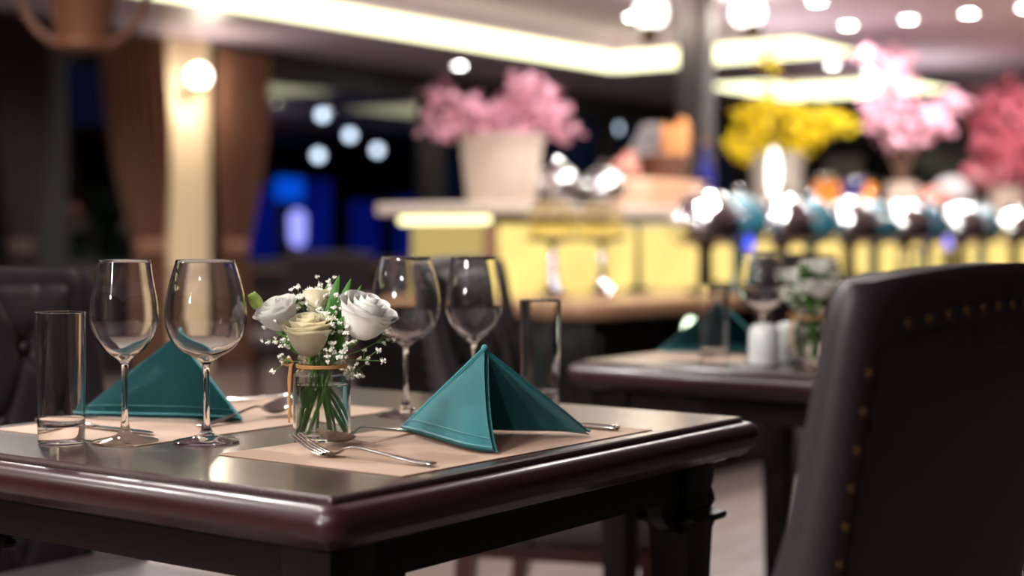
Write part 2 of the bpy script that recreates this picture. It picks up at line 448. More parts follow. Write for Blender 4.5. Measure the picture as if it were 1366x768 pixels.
# ---------------------------------------------------------------- ceiling downlights
def downlight(x, y, z, label, power=DOWN_W, r=0.045, cone=160):
    t = thing('downlight', label, 'light', (x, y, z), 0, 'ceiling downlights')
    MB().lathe([(r, 0.0), (r + 0.022, 0.0), (r + 0.022, -0.008), (r, -0.012)], 24, cap0=False, cap1=False).obj('trim_ring', 'white_trim', t)
    MB().lathe_closed([(0, -0.004), (r, -0.004), (r, -0.0095), (0, -0.0095)], 20).obj('lamp_face', 'lampface', t)
    l = bpy.data.lights.new('downlight_beam', 'SPOT'); l.energy = power; l.spot_size = math.radians(cone); l.spot_blend = 0.6
    l.shadow_soft_size = 0.06; l.color = (1.0, 0.95, 0.89)
    lo = link('lamp', l, t, (0, 0, -0.03))
    return t
for (x, y, p, w) in ((-0.75, 1.25, 0.9, 'before the near end of the foreground table'), (0.85, 1.95, 0.55, 'right above the foreground table'), (0.35, 3.1, 1.2, 'beyond the near left end of the foreground table'), (-1.2, 0.1, 0.8, 'behind the camera over the aisle'),
                  (2.0, 2.9, 1.3, 'over the aisle, added to light the shaker table'), (4.4, 2.2, 1.0, 'over the hidden third table'), (3.2, 4.6, 1.4, 'over the floor left of the buffet end'),  # the aisle lamp is added to brighten the second table
                  (5.7, 7.0, 2.4, 'between two trays, added to light the curtains'), (6.0, 2.6, 0.9, 'over the aisle along the buffet front'), (-1.0, 4.2, 0.8, 'far left behind the camera')):  # the lamp between trays is added to brighten the curtains
    downlight(x, y, CZ, 'recessed round downlight in the ceiling ' + w, DOWN_W * p)
lab = {(10.63, 8.34): 'bright downlight in the soffit left of the pink blossom pot',
       (12.48, 5.72): 'downlight on the ceiling beam, left of the pair near the yellow flowers',
       (13.30, 5.74): 'downlight on the ceiling beam, right of the pair near the yellow flowers',
       (10.24, 4.58): 'downlight in the plain ceiling, first of the row right of the column',
       (10.20, 4.12): 'downlight in the plain ceiling above the pale pink blossom tip',
       (10.17, 3.69): 'downlight in the plain ceiling, third of the row right of the column',
       (9.10, 4.28): 'downlight half cut off by the top frame edge right of the column',
       (10.13, 3.30): 'small downlight in the top right corner of the ceiling',
       }
for (x, y), s in lab.items(): downlight(x, y, CZ, s, DOWN_W * 0.5)
for (x, y, w) in ((9.0, 6.9, 'nearest the pilaster'), (9.7, 6.1, 'in its middle'), (10.8, 6.7, 'nearest its far end')):
    downlight(x, y, 2.80, 'downlight inside the large ceiling tray, ' + w, DOWN_W * 0.35)
for (x, y, w, p) in ((5.45, 3.55, 'large pink blossom pot', 0.6), (6.9, 3.6, 'bread basket', 0.8), (8.25, 3.6, 'yellow flowers', 0.65), (10.2, 3.3, 'arching pink blossoms', 0.35), (12.2, 3.6, 'deep pink blossoms', 0.6)):  # row added out of view to brighten flowers and counter
    downlight(x, y, CZ, 'added downlight in the ceiling over the ' + w, DOWN_W * p)

# wall sconce on the pilaster
def sconce(x, y, z, label, ang, r=0.08, power=12, m='sconce_globe', lpos=(0, 0.14, 0.0)):
    t = thing('wall_sconce', label, 'lamp', (x, y, z), ang)
    MB().lathe([(0.05, 0), (0.05, 0.02), (0.03, 0.03)], 20).obj('wall_plate', 'brass', t, (0, -0.16, -0.13), (-PI / 2, 0, 0))
    MB().tube(smooth_path([(0, -0.15, -0.13), (0, -0.05, -0.15), (0, 0, -0.12), (0, 0, -0.08)]), 0.009).obj('arm', 'brass', t)
    MB().lathe([(0.02, -0.13), (0.045, -0.10), (0.05, -0.07)], 20).obj('cup', 'brass', t)
    MB().ball((0, 0, 0), r, 3).obj('globe', m, t)
    l = bpy.data.lights.new('sconce_glow', 'POINT'); l.energy = power; l.shadow_soft_size = r; l.color = (1, 0.88, 0.7)
    link('lamp', l, t, lpos)
    return t
sconce(7.97, 8.70, 2.20, 'glowing globe wall sconce on the cream pilaster', PI, lpos=(0, 0.14, -0.12), power=15)
o = thing('wall_switch', 'small round white switch on the cream pilaster below the sconce', 'switch', (7.98, 8.868, 1.84))
MB().lathe([(0.05, 0), (0.05, 0.012), (0.04, 0.018)], 24).obj('plate', 'white_trim', o, rot=(PI / 2, 0, 0))
MB().box((0, -0.02, 0), (0.03, 0.012, 0.05), 0.003).obj('rocker', 'porcelain', o)

o = thing('added_uplight', 'added uplight behind the counter, hidden by pink blossoms, brightening the ceiling', 'lamp', (12.6, 5.1, 0))  # added uplights, hidden behind flowers, to brighten the ceiling
MB().lathe([(0.15, 0), (0.15, 0.02), (0.015, 0.04), (0.012, 1.62), (0.03, 1.64)], 24).obj('stand', 'black_iron', o)
MB().lathe([(0.03, 1.64), (0.12, 1.70), (0.16, 1.76), (0.15, 1.76), (0.10, 1.71)], 28, cap1=False).obj('bowl_shade', 'black_iron', o)
l = bpy.data.lights.new('uplight', 'SPOT'); l.energy = 26; l.spot_size = math.radians(150); l.spot_blend = 0.8; l.shadow_soft_size = 0.08; l.color = (1.0, 0.9, 0.88)
link('lamp', l, o, (0, 0, 1.74), (PI, 0, 0))
copy_tree(o, (9.85, 5.05, 0), 0, 'added uplight behind the counter, hidden by yellow flowers, brightening the ceiling')
o = thing('added_key_lamp', 'added unseen globe lamp on a cord behind the camera, lighting the flowers', 'lamp', (-1.9, 1.3, 1.95))  # added out of view as key light for the flower fronts
MB().ball((0, 0, 0), 0.11, 3).obj('globe', 'globe', o)
MB().lathe([(0.03, 0.10), (0.04, 0.115), (0.015, 0.15)], 20).obj('cap', 'brass', o)
MB().tube([(0, 0, 0.14), (0, 0, 0.55)], 0.004, 6).obj('cord', 'black_iron', o)
l = bpy.data.lights.new('key_glow', 'POINT'); l.energy = 235; l.shadow_soft_size = 0.11; l.color = (1.0, 0.95, 0.9)
link('lamp', l, o, (0.0, 0, -0.23))
# grey column with two globe lamps
struct(MB().box((8.28, 4.68, 1.25), (0.17, 0.17, 2.5), 0.008).obj('column', 'column'))
sconce(8.11, 4.90, 2.36, 'white globe lamp on the left side of the grey column', PI / 2 + 0.6, 0.095, 12, 'globe')
sconce(8.44, 4.42, 2.36, 'white globe lamp on the right side of the grey column', -PI / 2 + 0.7, 0.095, 12, 'globe')

# ---------------------------------------------------------------- outside the window (night)
struct(MB().box((14, 30, -0.6), (80, 42, 0.1)).obj('terrain', 'dark_ext'))
def pavilion():
    t = thing('pavilion', 'blue lit pavilion outside the window at night', 'building', (13.62, 12.9, -0.55))
    MB().box((0, 0.9, 1.35), (4.6, 1.6, 2.6), 0.02).obj('body', 'dark_ext', t)
    MB().box((0, 0.4, 2.72), (5.0, 2.8, 0.14), 0.02).obj('roof', 'dark_ext', t)
    for i, x in enumerate((-1.75, -0.85, 0.1, 1.0, 1.85)):
        MB().box((x, 0.07, 1.35 + 0.1 * (i % 2)), (0.5, 0.05, 1.1 + 0.35 * (i % 3)), 0.01).obj('blue_panel', 'night_blue', t)
    MB().box((-0.36, 0.05, 2.13), (0.44, 0.05, 0.27), 0.02).obj('cyan_sign', 'night_cyan', t)
    MB().lathe([(0.04, 0), (0.09, 0.06), (0.10, 0.34), (0.05, 0.42)], 20).obj('violet_lantern', 'night_violet', t, (-0.40, -0.12, 1.46))
    for x in (-2.2, 2.2): MB().box((x, -0.6, 1.3), (0.1, 0.1, 2.6)).obj('post', 'dark_ext', t)
pavilion()
for i, (x, y, z, w) in enumerate(((10.68, 10.0, 2.148, 'uppermost of the four near the curtain'), (11.17, 10.1, 1.991, 'second highest, right of the uppermost'), (11.68, 10.2, 1.874, 'rightmost of the four'), (10.73, 10.1, 1.778, 'lowest of the four near the curtain'), (16.1, 10.2, 2.34, 'alone above the chrome domes'))):  # glowing balls outside imitate ceiling downlights mirrored in the panes
    o = thing('reflection_ball', 'ball imitating a downlight reflection in the window, ' + w, 'lamp', (x, y, z), 0, 'imitated window reflections')
    MB().ball((0, 0, 0), 0.05, 2).obj('glow_ball', 'reflection_glow', o)
    MB().tube([(0, 0, 0.04), (0, 0, 2.95 - z)], 0.004, 6).obj('cable', 'black_iron', o)
struct(MB().box((0, 0, 0), (9.0, 1.2, 0.08), 0.01).obj('roof', 'dark_ext', None, (12.9, 10.0, 2.99)))  # added awning that the imitation reflection balls hang from
rnd = random.Random(11)
def hedge(label, x, y, w, h):
    b = MB()
    for k in range(60):
        b.ball((rnd.uniform(-w / 2, w / 2), rnd.uniform(-0.25, 0.25), rnd.uniform(0.1, h)), rnd.uniform(0.10, 0.2), 1)
    t = thing('hedge', label, 'hedge', (x, y, -0.55)); stuff(b.obj('foliage', 'hedge', t))
hedge('dark green hedge outside the small left window', 8.3, 10.9, 1.6, 2.2)
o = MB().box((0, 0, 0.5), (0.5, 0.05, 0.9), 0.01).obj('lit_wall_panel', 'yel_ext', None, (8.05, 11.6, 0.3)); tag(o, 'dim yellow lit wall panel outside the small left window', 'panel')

# ---------------------------------------------------------------- bar counter
CX0, CX1, CY0, CY1 = 5.19, 13.2, 3.91, 4.37
def bar_counter():
    t = thing('bar_counter', 'long bar counter with glowing yellow onyx front and pale stone top', 'counter', (CX0, CY0, 0))
    L = CX1 - CX0; W = CY1 - CY0
    MB().box((L / 2, W / 2 + 0.03, 0.54), (L - 0.1, W - 0.1, 1.06)).obj('body', 'black_wood', t)
    n = 9; pw = L / n
    for i in range(n):
        MB().box((pw * (i + 0.5), 0.015, 0.55), (pw - 0.03, 0.03, 1.02), 0.004).obj('onyx_panel', 'onyx', t)
    MB().box((0.015, W / 2, 0.55), (0.03, W - 0.06, 1.02), 0.004).obj('end_panel', 'onyx_pale', t)
    MB().box((0.0, 0.0, 0.55), (0.05, 0.05, 1.04), 0.006).obj('corner_post', 'buffet_wood', t)
    MB().box((-0.02, W / 2 + 0.0, 1.078), (0.03, W + 0.02, 0.03), 0.004).obj('light_strip', 'counter_led', t)
    MB().box((L / 2 - 0.03, W / 2, 1.125), (L + 0.16, W + 0.16, 0.05), 0.012).obj('top', 'counter_stone', t)
bar_counter()
# low buffet table in front of it
BX0, BY0 = 4.76, 3.09
def buffet_table():
    t = thing('buffet_table', 'long dark buffet table with light brown wooden top before the glowing counter', 'table', (BX0, BY0, 0))
    L = 8.3; W = 0.78
    # rounded-corner top
    loops = []
    for z, o in ((0.705, 0.0), (0.71, 0.004), (0.755, 0.004), (0.76, 0.0)):
        lp = []
        R = 0.14
        for cx, cy_, a0 in ((R, R, PI), (L - R, R, 1.5 * PI), (L - R, W - R, 0), (R, W - R, 0.5 * PI)):
            for k in range(7):
                a = a0 + k / 6 * PI / 2
                lp.append((cx + (R + o) * math.cos(a), cy_ + (R + o) * math.sin(a), z))
        loops.append(lp)
    MB().loops(loops).obj('top', 'buffet_wood', t)
    MB().box((0.185, 1.02, 0.7325), (0.37, 0.50, 0.055), 0.01).obj('end_top', 'buffet_wood', t)
    MB().box((0.21, 1.01, 0.353), (0.30, 0.46, 0.70), 0.006).obj('end_base', 'black_gloss', t)
    MB().box((L / 2, W / 2 + 0.02, 0.37), (L - 0.16, W - 0.14, 0.67), 0.01).obj('base', 'black_gloss', t)
    for i in range(8):
        MB().box((0.09 + (L - 0.2) / 8 * (i + 0.5), 0.082, 0.36), ((L - 0.2) / 8 - 0.05, 0.014, 0.56), 0.004).obj('front_panel', 'black_gloss', t)
    MB().box((0.072, W / 2 + 0.02, 0.36), (0.014, W - 0.24, 0.56), 0.004).obj('end_panel', 'black_gloss', t)
buffet_table()
o = thing('glow_spot', 'small greenish white glowing disc on the dark buffet front', 'lamp', (5.45, 3.135, 0.63))  # greenish glowing disc in a dark ring on the front panel
MB().lathe([(0.03, 0), (0.055, 0.01), (0.06, 0.03)], 24).obj('housing', 'black_iron', o, rot=(PI / 2, 0, 0))
MB().lathe_closed([(0, 0.031), (0.05, 0.031), (0.045, 0.036), (0, 0.038)], 24).obj('lamp_face', 'spot_green', o, rot=(PI / 2, 0, 0))

CT = 1.15; BT = 0.76
# chafing dishes on black pedestals
def chafing(label, x, y):
    t = thing('chafing_dish', label, 'chafing dish', (x, y, BT), 0, 'chafing dishes on the buffet table')
    MB().lathe([(0.09, 0), (0.09, 0.015), (0.035, 0.03), (0.03, 0.19), (0.06, 0.215)], 24).obj('pedestal', 'black_iron', t)
    MB().lathe([(0.05, 0.21), (0.13, 0.215), (0.155, 0.235), (0.155, 0.275), (0.165, 0.278), (0.165, 0.288), (0.14, 0.29)], 40).obj('water_pan', 'chrome', t)
    prof = [(0.158 * math.cos(a), 0.29 + 0.165 * math.sin(a)) for a in [PI / 2 * k / 10 for k in range(11)]]
    prof[-1] = (0, prof[-1][1])
    MB().lathe_closed([(0, 0.29)] + prof, 40).obj('roll_lid', 'chrome', t)
    h = MB().tube(smooth_path([(-0.05, -0.155, 0.33), (-0.05, -0.195, 0.35), (0.05, -0.195, 0.35), (0.05, -0.155, 0.33)], 4), 0.007).obj('handle', 'chrome', t)
    MB().lathe([(0.012, 0.45), (0.012, 0.47), (0.022, 0.48), (0.016, 0.50)], 16).obj('knob', 'chrome', t)
    MB().lathe([(0.028, 0.0), (0.03, 0.045)], 16).obj('burner', 'black_iron', t, (0.12, 0, 0.0))
    return t
ch = [(6.1, 3.4, 'first chrome domed chafing dish beyond the teal napkin, nearest the counter end'), (6.95, 3.45, 'second chrome domed chafing dish, above the white shakers'),
      (7.75, 3.45, 'third chrome domed chafing dish, below the orange juice jars'), (8.5, 3.45, 'fourth chrome domed chafing dish, under the pink blossoms'),
      (9.4, 3.45, 'fifth chrome domed chafing dish along the buffet'), (10.4, 3.45, 'farthest chrome domed chafing dish at the right frame edge')]
c0 = chafing(ch[0][2], ch[0][0], ch[0][1])
for x, y, s in ch[1:]: copy_tree(c0, (x, y, BT), 0, s)
def tureen(label, x, y, s=1.0):
    t = thing('tureen', label, 'tureen', (x, y, BT), 0, 'teal lidded tureens between the chafing dishes')
    MB().lathe([(0.06, 0), (0.065, 0.02), (0.03, 0.05), (0.03, 0.2), (0.09, 0.225), (0.13, 0.27), (0.135, 0.30)], 28).obj('bowl', 'teal_glaze', t)
    MB().lathe([(0.138, 0.30), (0.13, 0.34), (0.10, 0.40), (0.05, 0.435), (0.02, 0.445)], 28).obj('lid', 'teal_glaze', t)
    MB().ball((0, 0, 0.46), 0.022, 2).obj('knob', 'chrome', t)
    return t
t0 = tureen('teal lidded tureen right of the first chafing dish', 6.45, 3.42)
for x, s in ((7.30, 'teal lidded tureen right of the second chafing dish'), (8.10, 'teal lidded tureen right of the third chafing dish'), (8.87, 'teal lidded tureen right of the fourth chafing dish'), (9.80, 'teal lidded tureen right of the fifth chafing dish')):
    copy_tree(t0, (x, 3.46, BT), 0, s)
for x, s in ((6.22, 'small blue flame burner beside the first chafing dish'), (8.64, 'small blue flame burner beside the fourth chafing dish')):
    o = thing('burner', s, 'burner', (x, 3.245, BT), 0, 'blue flame burners')
    MB().lathe([(0.03, 0), (0.03, 0.17), (0.02, 0.18)], 16).obj('can', 'black_iron', o)
    MB().lathe_closed([(0, 0.18), (0.018, 0.19), (0.022, 0.215), (0.012, 0.245), (0, 0.262)], 12).obj('flame', 'flame', o)
# footed glass stands
def footed_bowl(label, x, y):
    t = thing('footed_bowl', label, 'bowl', (x, y, BT), 0, 'footed glass bowls on the buffet table')
    MB().lathe([(0.075, 0), (0.075, 0.012), (0.045, 0.03), (0.022, 0.075), (0.015, 0.12), (0.013, 0.205), (0.03, 0.222)], 28).obj('foot', 'chrome', t)
    MB().lathe([(0.03, 0.222), (0.10, 0.232), (0.115, 0.245), (0.11, 0.249), (0.03, 0.24)], 32).obj('tray', 'black_iron', t)
    MB().lathe_closed([(0, 0.25), (0.098, 0.25), (0.104, 0.30), (0.10, 0.345), (0.085, 0.375), (0.05, 0.39), (0.046, 0.386), (0.08, 0.371), (0.095, 0.342), (0.099, 0.30), (0.094, 0.256), (0, 0.256)], 32).obj('glass_bowl', 'amber', t)
    return t
f0 = footed_bowl('chrome footed glass bowl on the buffet table, left of the two', 5.27, 3.65)
copy_tree(f0, (5.64, 3.65, BT), 0, 'chrome footed glass bowl on the buffet table, right of the two')
o = thing('cake_stand', 'slim dark pedestal cake stand between glass bowls and chafing dishes', 'stand', (6.02, 3.7, BT))
MB().lathe([(0.07, 0), (0.07, 0.01), (0.015, 0.03), (0.010, 0.28), (0.02, 0.29)], 24).obj('stem', 'black_iron', o)
MB().lathe([(0.02, 0.29), (0.13, 0.295), (0.135, 0.31), (0.02, 0.305)], 32).obj('plate', 'porcelain', o)

# counter top items
def pot(label, x, y, r0, r1, h, m='pot', z=CT):
    t = thing('flower_pot', label, 'pot', (x, y, z))
    MB().lathe([(r0 * 0.9, 0), (r0, 0.01), (r0 + (r1 - r0) * 0.5, h * 0.5), (r1, h * 0.94)], 72, flute=(24, 0.018), cap1=False).obj('pot_body', m, t, angle=60)
    MB().lathe([(r1 * 1.0, h * 0.92), (r1 * 1.05, h * 0.94), (r1 * 1.05, h), (r1 * 0.96, h), (r1 * 0.9, h * 0.85), (0.01, h * 0.84)], 48).obj('rim', m, t)
    return t
pot('large fluted cream flower pot on the counter under pink blossoms', 5.66, 4.2, 0.155, 0.185, 0.31)

def blossoms(name, label, cat, loc, branches, n, m, fs, seed, spread=0.05):
    """branches: list of point lists (local)."""
    rnd = random.Random(seed)
    t = thing(name, label, cat, loc)
    for br in branches:
        p = smooth_path(br, 6); k = len(p)
        MB().tube(p, [0.010 * (1 - 0.75 * i / k) + 0.002 for i in range(k)], 6).obj('branch', 'bark', t)
    bm = bmesh.new()
    paths = [smooth_path(b, 10) for b in branches]
    for q in range(n):
        p = paths[rnd.randrange(len(paths))]
        i = int((0.22 + 0.78 * rnd.random() ** 0.8) * (len(p) - 1))
        c = p[i] + Vector((rnd.gauss(0, spread), rnd.gauss(0, spread), rnd.gauss(0, spread * 0.8)))
        s = fs * rnd.uniform(0.7, 1.25)
        R = Euler((rnd.uniform(-1.4, 1.4), rnd.uniform(-1.4, 1.4), rnd.uniform(0, 6.3))).to_matrix()
        cv = bm.verts.new(c)
        for a in range(5):
            th = 2 * PI * a / 5
            d0 = Vector((math.cos(th - 0.5), math.sin(th - 0.5), 0.28)) * s * 0.75
            d1 = Vector((math.cos(th), math.sin(th), 0.42)) * s
            d2 = Vector((math.cos(th + 0.5), math.sin(th + 0.5), 0.28)) * s * 0.75
            bm.faces.new((cv, bm.verts.new(c + R @ d0), bm.verts.new(c + R @ d1), bm.verts.new(c + R @ d2)))
    me = bpy.data.meshes.new('blossom_cluster'); bm.to_mesh(me); bm.free(); me.materials.append(M[m])
    stuff(link('blossom_cluster', me, t))
    return t
RT = Vector((math.sin(HEAD), -math.cos(HEAD), 0)); FW = Vector((math.cos(HEAD), math.sin(HEAD), 0)); UPV = Vector((0, 0, 1))
def loc3(r, f, z): return RT * r + FW * f + UPV * z
rb = random.Random(5)
brs = []
for (r, z) in ((-0.36, 0.24), (-0.28, 0.16), (-0.22, 0.14), (-0.14, 0.20), (-0.06, 0.12), (0.02, 0.18), (0.10, 0.25), (0.18, 0.26), (0.25, 0.23), (0.27, 0.11), (0.31, 0.05), (0.14, 0.12), (-0.12, 0.06), (0.03, 0.06), (0.21, 0.16), (-0.32, 0.08)):
    f = rb.uniform(-0.16, 0.16)
    brs.append([loc3(0, 0, -0.03), loc3(r * 0.3, f * 0.3, 0.02 + z * 0.35), loc3(r * 0.7, f * 0.8, z * 0.8), loc3(r, f, z)])
blossoms('pink_blossom_branches', 'pale pink blossom branches standing in the large cream pot', 'flowers', (5.66, 4.2, CT + 0.29), brs, 620, 'pink', 0.026, 1, 0.034)

def cloche(label, x, y, r=0.115):
    t = thing('dome_cloche', label, 'cloche', (x, y, CT), 0, 'chrome domes on the counter')
    MB().lathe([(0.06, 0), (0.07, 0.02), (0.05, 0.04), (r, 0.06), (r, 0.075), (0.05, 0.07)], 36).obj('footed_tray', 'chrome', t)
    pr = [(r * 0.95 * math.cos(PI / 2 * k / 10), 0.075 + r * 1.05 * math.sin(PI / 2 * k / 10)) for k in range(10)] + [(0, 0.075 + r * 1.05)]
    MB().lathe_closed([(0, 0.075)] + pr, 36).obj('dome', 'chrome', t)
    MB().lathe([(0.01, 0.19), (0.01, 0.205), (0.02, 0.215), (0.012, 0.232)], 16).obj('knob', 'chrome', t)
    return t
d0 = cloche('chrome dome cover on the counter right beside the cream pot', 6.05, 4.16)
copy_tree(d0, (6.44, 4.16, CT), 0, 'second chrome dome cover on the counter, left of the bread riser')
o = thing('linen_riser', 'low riser covered in peach linen on the counter', 'riser', (6.92, 4.2, CT))
MB().box((0, 0, 0.075), (0.52, 0.34, 0.15), 0.02, 3).obj('riser_body', 'peach', o)
MB().sheet(lambda u, v: Vector(((u - 0.5) * 0.545, -0.178 - 0.008 * math.sin(u * 40), 0.005 + v * 0.14)), 60, 3, 0.004).obj('front_drape', 'peach', o)
o = thing('bread_basket', 'wicker bread basket tilted on the peach riser below the column', 'basket', (7.10, 4.22, CT + 0.152))
b = MB()
for k in range(8): b.ring(0.11 + 0.004 * k, 0.010, (0, 0, 0.012 + 0.016 * k), 36, 6, wob=0.003)
b.lathe([(0.108, 0.004), (0.108, 0.012)], 36)
b.obj('wicker_body', 'wicker', o)
for k, (r, f, z, ry, lab_) in enumerate(((0.05, 0.0, 0.14, 0.35, ''), (-0.0, 0.03, 0.13, 0.15, ''), (0.085, 0.0, 0.15, 0.55, ''))):
    q = loc3(r, f, 0); v = thing('bread_loaf', ['brown bread loaf leaning in the middle of the wicker basket', 'short brown bread loaf at the left of the wicker basket', 'tall brown bread loaf at the right of the wicker basket'][k], 'bread', (7.10 + q.x, 4.22 + q.y, CT + 0.165), 0, 'loaves in the bread basket')
    rot = Euler((0, 0, -HEAD)).to_matrix()
    bb = MB(); bb.tube(smooth_path([(0, 0, 0), (0.01, 0, 0.1), (0.03, 0, 0.2), (0.05, 0, 0.26 + 0.03 * k)], 5), [0.02, 0.04, 0.048, 0.05, 0.05, 0.05, 0.05, 0.05, 0.05, 0.05, 0.05, 0.048, 0.045, 0.04, 0.03, 0.012], 14)
    bb.obj('crust', 'bread', v)
    for s_ in range(3): MB().ball((0.012 + 0.014 * s_ - 0.02, -0.043, 0.10 + 0.06 * s_), 0.02, 1, (1, 0.4, 0.4), Euler((0, 0.6, 0)).to_matrix()).obj('score_mark', 'peach', v)
o = thing('linen_cloth', 'grey striped linen cloth draped upright beside the bread loaves', 'cloth', (7.10 + RT.x * -0.125, 4.22 + RT.y * -0.125, CT + 0.152))
def drape(u, v):
    w = 0.075 * (1 - 0.25 * v) * (0.75 + 0.5 * math.sin(PI * min(1, v * 1.0)))
    return loc3((u - 0.5) * 2 * w + 0.07 * v, 0.03 * math.cos(u * 9) - 0.03, 0.002 + 0.30 * v)
MB().sheet(drape, 30, 14, 0.006).obj('cloth_body', 'linen_grey', o)
for k in range(4):
    v0 = 0.15 + 0.2 * k
    MB().sheet(lambda u, v, v0=v0: drape(u, min(1, v0 + 0.05 * v + 0.10 * u)) + FW * -0.008, 20, 2, 0.003).obj('cloth_stripe', 'linen_dark', o)
o = thing('brioche', 'round pink glazed brioche on the counter left of the linen cloth', 'bread', (6.74, 4.22, CT + 0.152))
b = MB(); b.ball((0, 0, 0.05), 0.075, 3, (1.25, 0.9, 0.75)); b.obj('loaf', 'rose_bread', o)
MB().ball((0.04, 0, 0.115), 0.038, 2, (1.2, 0.9, 0.8)).obj('topknot', 'rose_bread', o)
o = thing('blue_bottle', 'tall dark blue bottle right of the bread basket', 'bottle', (7.62, 4.25, CT))
MB().lathe([(0.045, 0), (0.05, 0.01), (0.05, 0.20), (0.045, 0.24), (0.018, 0.29), (0.016, 0.37)], 24).obj('bottle_body', 'blue_glass', o)
MB().lathe([(0.018, 0.36), (0.018, 0.40)], 16).obj('stopper', 'buffet_wood', o)
# yellow flowers
pot('wide pale grey vase holding yellow flowers on the counter', 8.50, 4.25, 0.13, 0.16, 0.36, 'grey_board')
brs = []
for (r, z) in ((-0.28, 0.12), (-0.22, 0.26), (-0.12, 0.33), (-0.05, 0.66), (0.0, 0.22), (0.10, 0.30), (0.20, 0.20), (0.28, 0.26), (0.38, 0.24), (0.44, 0.20), (0.24, 0.14), (-0.16, 0.16), (-0.28, 0.03), (0.14, 0.08), (-0.16, 0.04)):
    f = rb.uniform(-0.14, 0.14)
    brs.append([loc3(0, 0, -0.03), loc3(r * 0.35, f * 0.4, 0.05 + z * 0.5), loc3(r * 0.7, f * 0.8, z * 0.9), loc3(r, f, z)])
blossoms('yellow_blossom_branches', 'bright yellow blossom sprays in the pale grey vase', 'flowers', (8.50, 4.25, CT + 0.33), brs, 620, 'yellow', 0.028, 2, 0.040)
o = thing('table_lamp', 'slim glowing white lamp before the yellow flowers', 'lamp', (8.12, 4.08, CT))
MB().lathe([(0.05, 0), (0.05, 0.012), (0.012, 0.025), (0.010, 0.12)], 20).obj('base', 'chrome', o)
MB().lathe([(0.018, 0.10), (0.034, 0.15), (0.036, 0.27), (0.024, 0.34), (0.008, 0.37)], 24).obj('shade', 'hot_lamp', o)
for x, s in ((9.08, 'left glass jar of orange juice behind the third chafing dish'), (9.64, 'right glass jar of orange juice behind the third chafing dish')):
    o = thing('juice_jar', s, 'jar', (x, 4.2, CT), 0, 'orange juice jars on the counter')
    MB().lathe([(0.07, 0), (0.08, 0.01), (0.085, 0.19), (0.075, 0.21)], 28).obj('juice', 'orange', o)
    MB().lathe([(0.078, 0.21), (0.08, 0.235), (0.03, 0.25)], 28).obj('lid', 'chrome', o)
o = thing('blue_tub', 'square dark blue tub between the two juice jars', 'tub', (9.36, 4.25, CT))
MB().loops([[(-s, -s, z), (s, -s, z), (s, s, z), (-s, s, z)] for s, z in ((0.10, 0), (0.12, 0.16), (0.13, 0.16), (0.13, 0.19))]).obj('tub_body', 'blue_glass', o)
MB().box((0, 0, 0.20), (0.27, 0.27, 0.02), 0.006).obj('lid', 'blue_glass', o)
# tray of cured meat / boards at right
o = thing('wooden_tray', 'reddish wooden tray with covered food on the counter end', 'tray', (11.1, 4.2, CT))
MB().box((0, 0, 0.03), (0.9, 0.36, 0.04), 0.01).obj('tray_board', 'wicker', o)
for x in (-0.46, 0.46): MB().box((x, 0, 0.06), (0.03, 0.36, 0.08), 0.008).obj('tray_end', 'wicker', o)
o = thing('food_cover', 'pale cloth covered loaf heap on the reddish wooden tray', 'food', (11.1, 4.2, CT + 0.052))
MB().ball((0.15, 0, 0.128), 0.17, 3, (1.2, 0.8, 0.75)).obj('cloth_cover', 'linen_grey', o)
MB().ball((-0.2, 0, 0.085), 0.12, 3, (1.5, 0.9, 0.7)).obj('loaf', 'rose_bread', o)
# pink blossom trees at right
pot('slim fluted cream pot on the counter under the arching pink blossoms', 10.55, 4.3, 0.09, 0.11, 0.24)
brs = []
for pts in ([(0, 0), (-0.10, 0.35), (-0.08, 0.64), (-0.02, 0.88), (-0.03, 0.97)], [(0, 0), (-0.05, 0.45), (-0.16, 0.80), (-0.30, 0.92)], [(0, 0), (0.0, 0.45), (0.06, 0.72), (0.04, 0.92)],
            [(0, 0), (-0.12, 0.36), (-0.22, 0.48), (-0.20, 0.60)], [(0, 0), (0.14, 0.40), (0.30, 0.58), (0.40, 0.56)], [(0, 0), (0.1, 0.34), (0.22, 0.46), (0.26, 0.38)],
            [(0, 0), (0.0, 0.40), (-0.05, 0.6), (-0.14, 0.70)], [(0, 0), (0.0, 0.45), (-0.06, 0.66), (-0.10, 0.84)]):
    f = rb.uniform(-0.15, 0.15); m_ = len(pts) - 1
    brs.append([loc3(r, f * i / m_, z) for i, (r, z) in enumerate(pts)])
blossoms('arching_blossom_branches', 'pink blossom branches arching to the ceiling right of the yellow flowers', 'flowers', (10.55, 4.3, CT + 0.22), brs, 620, 'pink', 0.030, 3, 0.045)
pot('fluted cream pot under the deep pink blossom at the right edge', 12.45, 4.2, 0.11, 0.13, 0.26)
brs = []
for pts in ([(0, 0), (-0.08, 0.3), (-0.02, 0.6), (0.06, 0.86)], [(0, 0), (-0.15, 0.25), (-0.14, 0.5), (-0.28, 0.66)], [(0, 0), (0.06, 0.4), (0.16, 0.8)], [(0, 0), (-0.12, 0.14), (-0.2, 0.12), (-0.24, 0.05)],
            [(0, 0), (0.1, 0.3), (0.3, 0.5)], [(0, 0), (0.0, 0.2), (-0.10, 0.38)], [(0, 0), (0.1, 0.14), (0.2, 0.12), (0.26, 0.05)], [(0, 0), (-0.05, 0.3), (-0.12, 0.8)]):
    f = rb.uniform(-0.12, 0.12); m_ = len(pts) - 1
    brs.append([loc3(r, f * i / m_, z) for i, (r, z) in enumerate(pts)])
blossoms('deep_pink_blossom_branches', 'deep pink blossom branches at the right frame edge', 'flowers', (12.45, 4.2, CT + 0.24), brs, 620, 'pink2', 0.036, 4, 0.065)

